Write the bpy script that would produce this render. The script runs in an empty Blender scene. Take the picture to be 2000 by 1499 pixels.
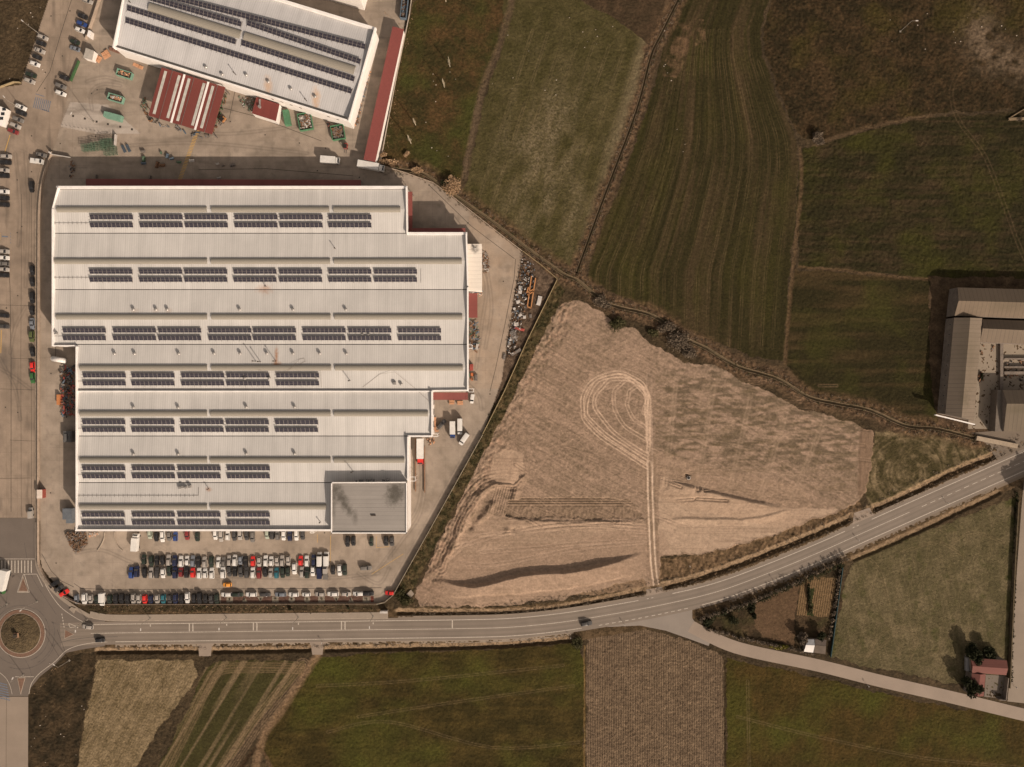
import bpy, bmesh, math, random
import numpy as np
from mathutils import Vector, Matrix
R=math.radians
random.seed(7)
sc=bpy.context.scene
COLL=sc.collection
# ---------------------------------------------------------------- camera, sky, sun, exposure
HC=311.0; MPP=0.2                       # drone height, metres per photo pixel on the ground
cam=bpy.data.objects.new('camera',bpy.data.cameras.new('camera')); COLL.objects.link(cam)
cam.data.sensor_width=36; cam.data.lens=28.0; cam.data.clip_end=6000; cam.data.clip_start=1
cam.location=(0,0,HC); cam.rotation_euler=(0,0,0); sc.camera=cam
SUN_EL=31.0; SX,SY=math.sin(R(36)),-math.cos(R(36))   # towards the sun (x east, y north)
w=bpy.data.worlds.new('World'); sc.world=w; w.use_nodes=True
wn=w.node_tree.nodes; wl=w.node_tree.links
bg=wn['Background']; sky=wn.new('ShaderNodeTexSky'); sky.sky_type='NISHITA'; sky.sun_disc=False
sky.sun_elevation=R(SUN_EL); sky.sun_rotation=math.atan2(SX,SY); sky.dust_density=3.0; sky.altitude=300
hs=wn.new('ShaderNodeHueSaturation'); hs.inputs['Saturation'].default_value=0.25
mx=wn.new('ShaderNodeMixRGB'); mx.blend_type='MULTIPLY'; mx.inputs[0].default_value=1; mx.inputs[2].default_value=(1.0,.84,.70,1)
wl.new(sky.outputs[0],hs.inputs['Color']); wl.new(hs.outputs[0],mx.inputs[1]); wl.new(mx.outputs[0],bg.inputs[0])
bg.inputs[1].default_value=0.115
sun=bpy.data.objects.new('sun',bpy.data.lights.new('sun','SUN')); COLL.objects.link(sun)
sun.data.energy=4.2; sun.data.angle=R(0.5); sun.data.color=(1.0,.83,.67)
sd=Vector((SX*math.cos(R(SUN_EL)),SY*math.cos(R(SUN_EL)),math.sin(R(SUN_EL))))
sun.rotation_euler=sd.to_track_quat('Z','Y').to_euler(); sun.location=sd*500
sc.view_settings.view_transform='Standard'; sc.view_settings.look='None'; sc.view_settings.gamma=1
sc.view_settings.exposure=0.32
KL=(1.16,1.04,0.92)                     # light on flat ground at this exposure, used to turn tones into albedo

# ---------------------------------------------------------------- helpers
def lin(v):
    v=v/255.0
    return v/12.92 if v<=.04045 else ((v+.055)/1.055)**2.4
def C(r,g,b,k=1.0):                     # albedo that looks r,g,b in full sun on flat ground
    return tuple(min(.85,lin(v)/KL[i]*k) for i,v in enumerate((r,g,b)))
def W(px,py,z=0.0):                     # point at height z seen at photo pixel px,py
    s=(HC-z)/HC*MPP
    return Vector(((px-1000)*s,(749.5-py)*s,z))
class MB:
    def __init__(s): s.v=[]; s.f=[]; s.m=[]
    def add(s,vs,fs,m=0):
        o=len(s.v); s.v+= [tuple(v) for v in vs]; s.f+=[tuple(i+o for i in f) for f in fs]; s.m+=[m]*len(fs)
    def box(s,x0,y0,z0,x1,y1,z1,m=0,M=None):
        vs=[Vector(p) for p in ((x0,y0,z0),(x1,y0,z0),(x1,y1,z0),(x0,y1,z0),(x0,y0,z1),(x1,y0,z1),(x1,y1,z1),(x0,y1,z1))]
        if M is not None: vs=[M@v for v in vs]
        s.add(vs,[(3,2,1,0),(4,5,6,7),(0,1,5,4),(1,2,6,5),(2,3,7,6),(3,0,4,7)],m)
    def bar(s,a,b,w,h,m=0):             # box from a to b (centre line at bottom), width w, height h
        a=Vector(a); b=Vector(b); d=b-a; n=Vector((-d.y,d.x,0)); 
        if n.length<1e-6: n=Vector((1,0,0))
        n.normalize(); n*=w/2; u=Vector((0,0,h))
        vs=[a-n,b-n,b+n,a+n]; vs+=[v+u for v in vs]
        s.add(vs,[(3,2,1,0),(4,5,6,7),(0,1,5,4),(1,2,6,5),(2,3,7,6),(3,0,4,7)],m)
    def prism(s,pts,z0,z1,m=0,mt=None):  # pts list of xy, counter clockwise
        n=len(pts); a=sum(pts[i][0]*pts[(i+1)%n][1]-pts[(i+1)%n][0]*pts[i][1] for i in range(n))
        if a<0: pts=pts[::-1]
        vs=[(p[0],p[1],z0) for p in pts]+[(p[0],p[1],z1) for p in pts]
        s.add(vs,[(i,(i+1)%n,n+(i+1)%n,n+i) for i in range(n)],m)
        s.add(vs,[tuple(range(n,2*n))],m if mt is None else mt)
    def tube(s,a,b,r0,r1,n=8,m=0):
        a=Vector(a); b=Vector(b); q=(b-a).to_track_quat('Z','X'); vs=[]
        for c,r in ((a,r0),(b,r1)):
            for i in range(n):
                t=2*math.pi*i/n; vs.append(c+q@Vector((r*math.cos(t),r*math.sin(t),0)))
        s.add(vs,[(i,(i+1)%n,n+(i+1)%n,n+i) for i in range(n)]+[tuple(range(n,2*n)),tuple(range(n-1,-1,-1))],m)
    def sphere(s,c,rx,ry,rz,nu=10,nv=6,m=0,half=False):
        vs=[];fs=[]
        lo=0 if half else -math.pi/2
        for j in range(nv+1):
            p=lo+(math.pi/2-lo)*j/nv
            for i in range(nu):
                t=2*math.pi*i/nu; vs.append((c[0]+rx*math.cos(p)*math.cos(t),c[1]+ry*math.cos(p)*math.sin(t),c[2]+rz*math.sin(p)))
        for j in range(nv):
            for i in range(nu): fs.append((j*nu+i,j*nu+(i+1)%nu,(j+1)*nu+(i+1)%nu,(j+1)*nu+i))
        s.add(vs,fs,m)
    def leaves(s,c,r,n,size,m=0,rng=random,shell=.35):
        for _ in range(n):
            while True:
                d=Vector((rng.uniform(-1,1),rng.uniform(-1,1),rng.uniform(-1,1)))
                if shell<d.length<1: break
            p=Vector((c[0]+d.x*r[0],c[1]+d.y*r[1],c[2]+d.z*r[2]))
            a=Vector((rng.gauss(0,1),rng.gauss(0,1),rng.gauss(0,.6))).normalized(); b=a.cross(Vector((rng.gauss(0,1),rng.gauss(0,1),rng.gauss(0,1)))).normalized()
            z=size*rng.uniform(.5,1.3)
            s.add([p-a*z,p-b*z*.6,p+a*z,p+b*z*.6],[(0,1,2,3)],m)
    def mesh(s,name,mats,smooth=False):
        me=bpy.data.meshes.new(name); me.from_pydata(s.v,[],s.f)
        for m in (mats if isinstance(mats,(list,tuple)) else [mats]): me.materials.append(m)
        me.polygons.foreach_set('material_index',s.m)
        if smooth: me.polygons.foreach_set('use_smooth',[True]*len(s.f))
        me.update(); return me
    def build(s,name,mats,parent=None,smooth=False):
        return link(name,s.mesh(name,mats,smooth),parent)
def link(name,me,parent=None):
    o=bpy.data.objects.new(name,me); COLL.objects.link(o)
    if parent is not None:
        o.parent=parent; o.matrix_parent_inverse=Matrix.Identity(4)
    return o
def tag(o,label=None,cat=None,group=None,kind=None):
    if label: o['label']=label
    if cat: o['category']=cat
    if group: o['group']=group
    if kind: o['kind']=kind
    return o
def thing(name,label,cat,loc=(0,0,0),rz=0,group=None):
    o=bpy.data.objects.new(name,None); COLL.objects.link(o); o.location=loc; o.rotation_euler=(0,0,rz); o.empty_display_size=.5
    return tag(o,label,cat,group)
def clone(o,parent=None):
    c=o.copy(); COLL.objects.link(c)
    if parent is not None: c.parent=parent
    for ch in list(o.children): clone(ch,c)
    return c
WORDS=['first','second','third','fourth','fifth','sixth','seventh','eighth','ninth','tenth','eleventh','twelfth','thirteenth','fourteenth','fifteenth','sixteenth','seventeenth','eighteenth','nineteenth','twentieth','21st','22nd','23rd','24th','25th','26th','27th','28th','29th','30th','31st','32nd','33rd','34th']

# ---------------------------------------------------------------- materials
def newmat(name):
    m=bpy.data.materials.new(name); m.use_nodes=True; nt=m.node_tree
    return m,nt,nt.nodes['Principled BSDF']
class NB:                                # tiny node builder
    def __init__(s,nt): s.nt=nt; s.L=nt.links
    def n(s,t,**k):
        x=s.nt.nodes.new(t)
        for a,b in k.items(): setattr(x,a,b)
        return x
    def put(s,inp,v):
        if hasattr(v,'links') or isinstance(v,bpy.types.NodeSocket): s.L.new(v,inp)
        else: inp.default_value=v
    def math(s,op,a,b=0.0,c=None):
        x=s.n('ShaderNodeMath',operation=op); s.put(x.inputs[0],a); s.put(x.inputs[1],b)
        if c is not None: s.put(x.inputs[2],c)
        return x.outputs[0]
    def mix(s,f,a,b,mode='MIX'):
        x=s.n('ShaderNodeMixRGB',blend_type=mode); s.put(x.inputs[0],f)
        for i,v in ((1,a),(2,b)):
            if isinstance(v,tuple): v=(v[0],v[1],v[2],1)
            s.put(x.inputs[i],v)
        return x.outputs[0]
    def pos(s):
        return s.n('ShaderNodeNewGeometry').outputs['Position']
    def sep(s,v):
        x=s.n('ShaderNodeSeparateXYZ'); s.L.new(v,x.inputs[0]); return x.outputs
    def comb(s,a,b,c=0.0):
        x=s.n('ShaderNodeCombineXYZ'); s.put(x.inputs[0],a); s.put(x.inputs[1],b); s.put(x.inputs[2],c); return x.outputs[0]
    def noise(s,v,scale,detail=4,rough=.6):
        x=s.n('ShaderNodeTexNoise'); s.L.new(v,x.inputs['Vector']); x.inputs['Scale'].default_value=scale; x.inputs['Detail'].default_value=detail; x.inputs['Roughness'].default_value=rough
        return x.outputs['Fac']
    def ramp(s,v,a,b,c=0.0,d=1.0):
        x=s.n('ShaderNodeMapRange'); s.put(x.inputs[0],v); x.inputs[1].default_value=a; x.inputs[2].default_value=b; x.inputs[3].default_value=c; x.inputs[4].default_value=d; return x.outputs[0]
    def bump(s,h,st,dist):
        x=s.n('ShaderNodeBump'); x.inputs['Strength'].default_value=st; x.inputs['Distance'].default_value=dist; s.L.new(h,x.inputs['Height']); return x.outputs[0]
    def line(s,v,period,width):          # 1 on thin lines every period metres
        f=s.math('FRACT',s.math('DIVIDE',v,period)); return s.math('LESS_THAN',f,width/period)
MC={}
def M(name,rgb,rough=.7,metal=0.0,var=.25,scale=.6,spec=.3,coat=0.0,fine=6.0):
    if name in MC: return MC[name]
    m,nt,p=newmat(name); b=NB(nt); P=b.pos()
    n1=b.ramp(b.noise(P,scale,5,.65),.3,.7,1-var,1+var*.6); n2=b.ramp(b.noise(P,fine,3,.6),.3,.7,1-var*.5,1+var*.4)
    f=b.math('MULTIPLY',n1,n2); x=b.n('ShaderNodeVectorMath',operation='SCALE'); x.inputs[0].default_value=rgb[:3]; nt.links.new(f,x.inputs['Scale'])
    nt.links.new(x.outputs[0],p.inputs['Base Color'])
    p.inputs['Roughness'].default_value=rough; p.inputs['Metallic'].default_value=metal; p.inputs['Specular IOR Level'].default_value=spec
    p.inputs['Coat Weight'].default_value=coat
    MC[name]=m; return m
def leafmat(name,c1,c2):
    if name in MC: return MC[name]
    m,nt,p=newmat(name); b=NB(nt); g=b.n('ShaderNodeNewGeometry')
    nt.links.new(b.mix(g.outputs['Random Per Island'],c1,c2),p.inputs['Base Color']); p.inputs['Roughness'].default_value=.8; p.inputs['Specular IOR Level'].default_value=.1
    MC[name]=m; return m
# ---------------------------------------------------------------- the ground: one continuous height and colour field
STEP=1.5
GX0,GX1,GY0,GY1=-330,2330,-330,1830
xs=np.arange(GX0,GX1+STEP,STEP,dtype=np.float32); ys=np.arange(GY0,GY1+STEP,STEP,dtype=np.float32)
NX,NY=len(xs),len(ys)
X,Y=np.meshgrid(xs,ys); X=X.ravel(); Y=Y.ravel()
_tab={}
def vn(x,y,s,seed):
    if seed not in _tab: _tab[seed]=np.random.RandomState(seed).rand(256,256).astype(np.float32)
    T=_tab[seed]; sx,sy=(s if isinstance(s,tuple) else (s,s))
    a=x/sx+1000.5; b=y/sy+1000.5; ia=np.floor(a).astype(np.int32); ib=np.floor(b).astype(np.int32); fa=a-ia; fb=b-ib
    fa=fa*fa*(3-2*fa); fb=fb*fb*(3-2*fb)
    i0=ia&255;i1=(ia+1)&255;j0=ib&255;j1=(ib+1)&255
    return (T[j0,i0]*(1-fa)+T[j0,i1]*fa)*(1-fb)+(T[j1,i0]*(1-fa)+T[j1,i1]*fa)*fb
def fbm(x,y,s,seed,o=3):
    r=0;a=1;t=0
    for k in range(o):
        q=(s[0]/2**k,s[1]/2**k) if isinstance(s,tuple) else s/2**k
        r=r+a*vn(x,y,q,seed+k); t+=a; a*=.55
    return r/t
def pip(poly,x,y):
    ins=np.zeros(x.shape,bool); n=len(poly)
    for i in range(n):
        x0,y0=poly[i]; x1,y1=poly[(i+1)%n]
        if y0==y1: continue
        c=((y0>y)!=(y1>y))&(x<(x1-x0)*(y-y0)/(y1-y0)+x0); ins^=c
    return ins
def sel(poly,x,y,pad=6):
    p=np.array(poly); k=np.where((x>p[:,0].min()-pad)&(x<p[:,0].max()+pad)&(y>p[:,1].min()-pad)&(y<p[:,1].max()+pad))[0]
    return k
WX=X+(vn(X,Y,9,91)-.5)*5+(vn(X,Y,30,92)-.5)*7; WY=Y+(vn(X,Y,9,93)-.5)*5+(vn(X,Y,30,94)-.5)*7
def inside(poly,warp=True):
    k=sel(poly,X,Y,8); xx,yy=(WX,WY) if warp else (X,Y)
    return k[pip(poly,xx[k],yy[k])]
def near(line,rad,warp=0.0):             # indices, distance, signed side, arc length
    p=np.array(line,dtype=np.float32); k=sel(line,X,Y,rad+4); x=X[k];y=Y[k]
    if warp: x=x+(vn(x,y,12,77)-.5)*warp; y=y+(vn(x,y,12,78)-.5)*warp
    D=np.full(len(k),1e9,np.float32);S=np.zeros(len(k),np.float32);T=np.zeros(len(k),np.float32);acc=0
    for i in range(len(p)-1):
        d=p[i+1]-p[i]; L=float(np.hypot(*d)); 
        if L<1e-3: continue
        t=np.clip(((x-p[i,0])*d[0]+(y-p[i,1])*d[1])/L/L,0,1); ex=x-p[i,0]-t*d[0]; ey=y-p[i,1]-t*d[1]; dd=np.hypot(ex,ey)
        m=dd<D; D[m]=dd[m]; S[m]=np.sign(d[0]*ey-d[1]*ex)[m]; T[m]=(acc+t*L)[m]; acc+=L
    q=D<rad; return k[q],D[q],S[q],T[q]
def smooth(pts,n=8):                     # Catmull-Rom
    P=[pts[0]]+list(pts)+[pts[-1]]; out=[]
    for i in range(1,len(P)-2):
        for j in range(n):
            t=j/n; a,b,c,d=[np.array(P[i+q],float) for q in (-1,0,1,2)]
            out.append(tuple(.5*((2*b)+(-a+c)*t+(2*a-5*b+4*c-d)*t*t+(-a+3*b-3*c+d)*t**3)))
    out.append(tuple(pts[-1])); return out
COL=np.zeros((len(X),3),np.float32); Z=np.zeros(len(X),np.float32); ZONE=np.zeros(len(X),np.int8)
def cc(*a): return np.array(C(*a),np.float32)
def mixc(c1,c2,t): t=np.clip(t,0,1)[:,None]; return c1*(1-t)+c2*t
def tint(k,c,t): COL[k]=mixc(COL[k],c,t)
# base scrub
n1=fbm(X,Y,40,1); n2=fbm(X,Y,6,5)
COL[:]=mixc(cc(62,52,38),cc(92,76,56),(n1-.25)*1.2+(n2-.5)*.9); Z[:]=(n2-.5)*.35+(vn(X,Y,2.6,8)-.5)*.28
def field(poly,zone,c1,c2,t,rough,c3=None,t3=None,warp=True):
    k=inside(poly,warp); x,y=X[k],Y[k]; COL[k]=mixc(cc(*c1),cc(*c2),t(x,y))
    if c3: tint(k,cc(*c3),t3(x,y))
    Z[k]=rough(x,y); ZONE[k]=zone; return k
def rgh(a,b=.12): return lambda x,y:(fbm(x,y,5,31,2)-.5)*a+(vn(x,y,2.3,35)-.5)*b
# A: rough meadow by the long shed
field([(812,-330),(1004,-330),(1002,0),(985,60),(966,110),(948,155),(930,210),(912,290),(902,350),(880,362),(830,338),(744,322),(752,250),(770,160),(790,70),(812,0)],1,(58,52,30),(90,68,44),lambda x,y:(fbm(x,y,26,11)-.3)*1.6+(vn(x,y,3,14)-.5)*.6,rgh(.3),(66,66,32),lambda x,y:(fbm(x,y,60,17)-.45)*3)
# B: pale green field
kB=field([(1010,-330),(1120,-330),(1130,0),(1190,32),(1252,74),(1262,86),(1246,170),(1202,330),(1146,480),(1112,522),(1060,500),(1010,468),(955,425),(906,385),(915,320),(950,190),(975,110)],1,(74,68,40),(96,86,58),lambda x,y:(fbm(x,y,20,21)-.3)*1.5,rgh(.25),(142,126,102),lambda x,y:np.clip((fbm(x+y*.28,y,(26,60),24)-.3)*2.2*np.exp(-(((x-1075)/110)**2+((y-330)/170)**2)),0,1)*(.35+.65*(vn(x,y,2.2,26)>.5))*.7+np.clip((x-(1262-(y-80)*.29)+22)/22,0,1)*.55)
# top scrub triangle
field([(1135,-330),(1320,-330),(1318,0),(1286,70),(1262,82),(1190,30),(1135,0)],1,(66,54,40),(86,68,52),lambda x,y:(fbm(x,y,15,41)-.3)*1.5,rgh(.3))
# C: fan of drilled rows
def CL(y): return np.interp(y,[-330,0,70,130,290,480,530],[1390,1332,1302,1288,1238,1165,1142])
def CR(y): return np.interp(y,[-330,0,60,110,190,270,330,400,530,700],[1515,1502,1484,1489,1520,1553,1560,1555,1541,1530])
polyC=[(1390,-330),(1515,-330),(1502,0),(1484,60),(1489,110),(1520,190),(1553,270),(1560,330),(1555,400),(1541,530),(1530,706),(1490,700),(1400,672),(1340,645),(1290,612),(1200,575),(1150,545),(1148,520),(1165,480),(1238,290),(1288,130),(1302,70),(1332,0)]
def tC(x,y):
    u=(x-CL(y))/(CR(y)-CL(y)); return u
def sC(x,y,f,seed): u=tC(x,y); return vn(u*1000,y,(1000/f,160),seed)
field(polyC,1,(52,47,27),(84,68,50),lambda x,y:(sC(x,y,16,51)-.35)*1.1+(sC(x,y,60,52)-.5)*.7+(fbm(x,y,4,58,2)-.5)*.4,lambda x,y:(sC(x,y,75,52)-.5)*.22+(vn(x,y,2.4,54)-.5)*.16,(60,56,28),lambda x,y:(fbm(x,y,70,55)-.42)*1.6+(sC(x,y,28,56)-.5)*.9)
k=inside([(1320,40),(1375,40),(1380,80),(1350,95),(1325,150),(1295,150)]); tint(k,cc(112,88,68),(fbm(X[k],Y[k],12,57)-.35)*1.8)
for q in range(17):                      # tractor lines in the fan
    u=.06+.055*q; yy=np.arange(20,690,20.); yy=yy[(yy>40+abs(q-8)*8)]; ln=[(float(CL(y_)+(CR(y_)-CL(y_))*u),float(y_)) for y_ in yy]
    k,d,s,t=near(ln,5); m_=ZONE[k]==1; k=k[m_];d=d[m_]; tint(k,cc(104,88,62),np.exp(-((d-2.2)/.8)**2)*.38*vn(X[k],Y[k],30,59)*1.6)
for q in range(9):
    k,d,s,t=near([(1010+q*30+30,60+q*6),(925+q*26,420+q*12)],5); tint(k,cc(134,116,90),np.exp(-((d-2.2)/.8)**2)*.35*vn(X[k],Y[k],40,60)*1.6)
# D: rough scrub NE
field([(1512,-330),(2330,-330),(2330,200),(1990,215),(1860,216),(1740,236),(1605,276),(1566,268),(1556,262),(1525,185),(1494,105),(1490,60),(1508,0)],1,(52,44,29),(84,66,46),lambda x,y:(fbm(x,y,22,61)-.3)*1.5+(vn(x,y,3.5,64)-.5)*.9,lambda x,y:(fbm(x,y,4.5,65,2)-.5)*.6,(74,66,30),lambda x,y:(fbm(x,y,70,66)-.5)*2.4)
k=sel([(1860,-60),(2100,200)],X,Y,30); q=np.exp(-(((X[k]-1915)/34)**2+((Y[k]-70)/50)**2))+np.exp(-(((X[k]-1985-(Y[k]-120)*.6)/60)**2+((Y[k]-125)/34)**2)); tint(k,cc(122,104,86),np.clip(q,0,1)*np.clip((fbm(X[k],Y[k],13,67)-.2)*2.2,0,1))
# E, F
strk=lambda x,y,f,seed:vn(x+y*.1,y,(120,f),seed)
field([(1566,290),(1605,282),(1740,242),(1860,222),(1990,220),(2330,205),(2330,560),(1815,546),(1560,520),(1556,400)],1,(46,42,25),(72,58,42),lambda x,y:(fbm(x,y,26,71)-.35)*1.2+(strk(x,y,5,72)-.5)*.9,rgh(.5,.25),(60,58,26),lambda x,y:(fbm(x,y,50,75)-.45)*2.4)
field([(1552,526),(1815,547),(2330,560),(2330,700),(1830,700),(1830,838),(1770,830),(1700,800),(1640,790),(1580,773),(1535,712),(1536,600)],1,(48,43,25),(74,60,40),lambda x,y:(strk(x,y,9,81)-.4)*1.5+(fbm(x,y,30,82)-.5)*.8,rgh(.3),(62,60,28),lambda x,y:(fbm(x,y,60,83)-.5)*2)
k=inside([(1815,540),(2330,550),(2330,1010),(1950,860),(1905,850),(1830,838),(1815,700)]); COL[k]=mixc(cc(74,60,46),cc(110,90,70),(fbm(X[k],Y[k],14,85)-.3)*1.6); Z[k]*=.4
# G: grey-green pasture; triangle pasture
def gG(x,y): u=x-y*.22; return (fbm(x,y,26,101)-.35)*1.4+(vn(u,y,(3.5,120),102)-.5)*.5
field([(1663,1095),(1700,1078),(1985,972),(1978,1100),(1966,1342),(1905,1345),(1850,1334),(1720,1305),(1622,1284),(1640,1180)],1,(84,76,54),(112,99,76),gG,rgh(.16),(70,68,40),lambda x,y:np.clip((1660-x+ (y-1100)*-.1)/22,0,1)+np.clip((x-1950)/25,0,1)*.8+(fbm(x,y,18,104)-.62)*3)
field([(1712,846),(1800,840),(1895,862),(1942,886),(1850,930),(1700,992),(1688,960),(1702,900)],1,(72,64,42),(136,118,92),lambda x,y:(fbm(x,y,12,111)-.35)*1.6+(vn(np.hypot(x-1770,y-925),y,(3.5,60),112)-.5)*.6,rgh(.2))
# garden triangle
field([(1360,1206),(1420,1188),(1560,1130),(1652,1092),(1642,1180),(1622,1278),(1560,1272),(1440,1246),(1374,1226)],1,(58,48,35),(92,74,56),lambda x,y:(fbm(x,y,14,121)-.35)*1.5,rgh(.25),(60,60,32),lambda x,y:(fbm(x,y,30,122)-.5)*2)
k=inside([(1478,1168),(1530,1150),(1562,1140),(1556,1200),(1552,1262),(1500,1248),(1474,1225)]); COL[k]=mixc(cc(104,82,64),cc(90,72,54),fbm(X[k],Y[k],10,123)); Z[k]*=.25
k=inside([(1564,1138),(1590,1126),(1634,1130),(1620,1206),(1556,1202)],False); r=np.sin((X[k]+ (Y[k]-1160)*.16)*2*np.pi/4.4); COL[k]=mixc(cc(84,68,46),cc(138,112,84),r*.5+.5); Z[k]=r*.12
k=inside([(1584,1148),(1592,1148),(1588,1202),(1578,1202)]); COL[k]=cc(52,56,32)
# H, I, J, K, L, M south of the road
field([(612,1284),(700,1278),(900,1272),(1132,1256),(1142,1300),(1142,1830),(520,1830),(545,1520),(505,1462),(540,1400),(605,1306)],1,(56,48,24),(82,68,36),lambda x,y:(fbm(x,y,26,131)-.3)*1.4+(vn(x,y,(60,6),132)-.5)*.6,rgh(.28,.16),(74,74,30),lambda x,y:(fbm(x,y,80,134)-.45)*2.2)
rows=lambda x,y:np.sin((x+vn(x,y,40,140)*1.5)*2*np.pi/4.6)
field([(1145,1246),(1172,1236),(1212,1226),(1260,1228),(1320,1243),(1370,1262),(1402,1276),(1413,1292),(1415,1830),(1145,1830)],2,(104,83,66),(134,108,86),lambda x,y:(fbm(x,y,9,141)-.3)*1.3+rows(x,y)*.3+(vn(x,y,2.4,142)-.5)*.5,lambda x,y:rows(x,y)*.16+(vn(x,y,2.6,143)-.5)*.3)
field([(1419,1288),(1440,1290),(1520,1306),(1700,1348),(1860,1382),(2330,1430),(2330,1830),(1419,1830)],1,(62,52,24),(84,66,34),lambda x,y:(fbm(x,y,26,151)-.3)*1.4+(vn(x,y,(5,40),152)-.5)*.4,rgh(.26,.16),(72,70,28),lambda x,y:(fbm(x,y,70,153)-.45)*2.2)
slr=lambda x,y,p,a:np.sin((x+y*a+vn(x,y,50,160)*3)*2*np.pi/p)
field([(192,1290),(380,1288),(386,1322),(372,1345),(300,1440),(240,1540),(210,1830),(130,1830),(152,1490),(168,1400),(186,1330)],2,(98,80,56),(152,126,98),lambda x,y:.45+slr(x,y,5.2,.55)*.08+(fbm(x,y,24,161)-.5)*.7+(slr(x,y,23,.55)*.1)+(vn(x,y,2.4,162)-.5)*.5,lambda x,y:slr(x,y,5.2,.55)*.06+(vn(x,y,2.6,163)-.5)*.22)
field([(402,1302),(430,1290),(592,1290),(598,1300),(560,1346),(500,1420),(440,1500),(380,1830),(250,1830),(300,1520),(360,1400)],1,(60,54,32),(70,66,38),lambda x,y:fbm(x,y,22,171),rgh(.15),(132,112,88),lambda x,y:np.clip((vn(x+y*.62,y,(5,200),172)-.5)*2.5,0,1)*.7)
k,d,s,t=near(smooth([(318,1520),(372,1410),(405,1340),(425,1312),(470,1304),(590,1306)]),12); tint(k,cc(128,106,82),(np.sin(d*2*np.pi/4)*.5+.5)*.6)
k,d,s,t=near([(592,1300),(560,1340),(500,1415),(430,1520),(380,1600)],15); tint(k,cc(140,116,92),(np.sin(d*2*np.pi/4.2)*.4+.35)*.8)
field([(56,1830),(54,1362),(78,1345),(112,1300),(135,1278),(190,1272),(190,1296),(180,1340),(165,1400),(150,1490),(128,1830)],1,(48,41,30),(86,70,52),lambda x,y:(fbm(x,y,16,181)-.3)*1.5,rgh(.4,.25))
# small farm tracks between fields
for ln,wd,c in ((([(1002,-60),(1000,0),(985,55),(972,100),(950,150),(936,200),(922,270),(908,345)]),9,(96,80,62)),
               ([(1562,290),(1566,330),(1562,400),(1548,530),(1532,712)],5,(92,74,54)),
               ([(1605,278),(1680,254),(1760,236),(1820,226)],6,(90,73,54)),
               ([(1560,522),(1640,528),(1740,540),(1815,546)],4,(92,74,54)),
               ([(622,1280),(600,1310),(548,1390),(520,1430),(505,1470),(500,1520)],10,(126,102,78)),
               ([(505,1462),(520,1480),(545,1530)],5,(96,76,56)),([(498,1462),(470,1500),(455,1530)],5,(60,46,32)),
               ([(1141,1262),(1142,1400),(1142,1830)],2.2,(120,96,62)),([(1416,1290),(1416,1830)],3,(60,48,32)),
               ([(1318,-60),(1290,70),(1262,95)],10,(96,78,60))):
    k,d,s,t=near(smooth(ln,5),wd,3); tint(k,cc(*c),np.clip(1.4-d/wd*1.3,0,1)*(.55+fbm(X[k],Y[k],6,190)*.8)); Z[k]-=np.clip(1-d/wd,0,1)*.15
# tractor double tracks in the NE
for ln in (smooth([(1900,120),(1868,150),(1858,190),(1875,240),(1920,300),(1950,370),(1990,480),(2030,560)]),):
    k,d,s,t=near(ln,7); tint(k,cc(112,92,70),np.exp(-((d-3.4)/1.1)**2)*.32)
# rough brown margins along the ditches
CH1=smooth([(1350,-50),(1325,0),(1290,70),(1271,112),(1242,220),(1182,380),(1152,462),(1127,532)],6)
CH2=smooth([(742,326),(776,332),(822,338),(852,356),(882,378),(960,432),(1020,478),(1098,534),(1128,548),(1162,576),(1200,598),(1260,612),(1290,626),(1335,660),(1380,681),(1440,716),(1520,741),(1580,776),(1640,790),(1700,802),(1770,832),(1830,838),(1880,850),(1908,858)],6)
for ln,wd in ((CH1,20),(CH2,26)):
    k,d,s,t=near(ln,wd,8); COL[k]=mixc(COL[k],mixc(cc(70,55,41),cc(132,105,80),(fbm(X[k],Y[k],5,195)-.25)*1.5),np.clip(1.5-d/wd*1.5,0,1)); Z[k]+=(fbm(X[k],Y[k],5,196)-.5)*.5*np.clip(1.2-d/wd,0,1)
# dirt lot
LOT=[(1108,588),(1140,590),(1176,612),(1204,640),(1240,640),(1268,668),(1300,684),(1340,708),(1392,712),(1440,742),(1500,764),(1560,800),(1620,812),(1690,838),(1708,842),(1706,880),(1690,960),(1668,984),(1599,1012),(1504,1048),(1441,1064),(1370,1083),(1290,1088),(1286,1146),(1262,1150),(1256,1128),(1180,1146),(1100,1170),(1000,1182),(880,1184),(818,1184),(812,1160),(830,1118),(852,1072),(882,1015),(922,935),(955,845),(1000,750),(1030,690),(1062,640),(1085,600)]
ang=lambda x,y:vn(x*.85+y*.52,-x*.52+y*.85,(55,3.2),201)
def tD(x,y):
    base=(fbm(x,y,30,202)-.5)*.5+(ang(x,y)-.5)*.45+(fbm(x,y,5,209,2)-.5)*.5+(vn(x,y,2.0,203)-.5)*.5
    wd=np.clip((x-1265)/60,0,1)*np.clip((965+ (x-3300)*.02-y)/40,0,1)*np.clip((y-700)/40,0,1)
    return .42-base-wd*(np.clip((fbm(x,y,(22,6),204)-.42)*3.2,-.2,1))
field(LOT,3,(116,96,74),(168,137,111),lambda x,y:np.clip(tD(x,y)+.2,0,1.1),lambda x,y:(ang(x,y)-.5)*.14+(fbm(x,y,7,205,2)-.5)*.2+(vn(x,y,2.4,206)-.5)*.12)
kl=np.where(ZONE==3)[0]
q=(X[kl]>1280)&(Y[kl]<960)&(Y[kl]>735); k=kl[q]; tint(k,cc(104,86,58),np.clip((fbm(X[k],Y[k]*1.0,(22,4),207)-.52)*4,0,1)*.4)
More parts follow.
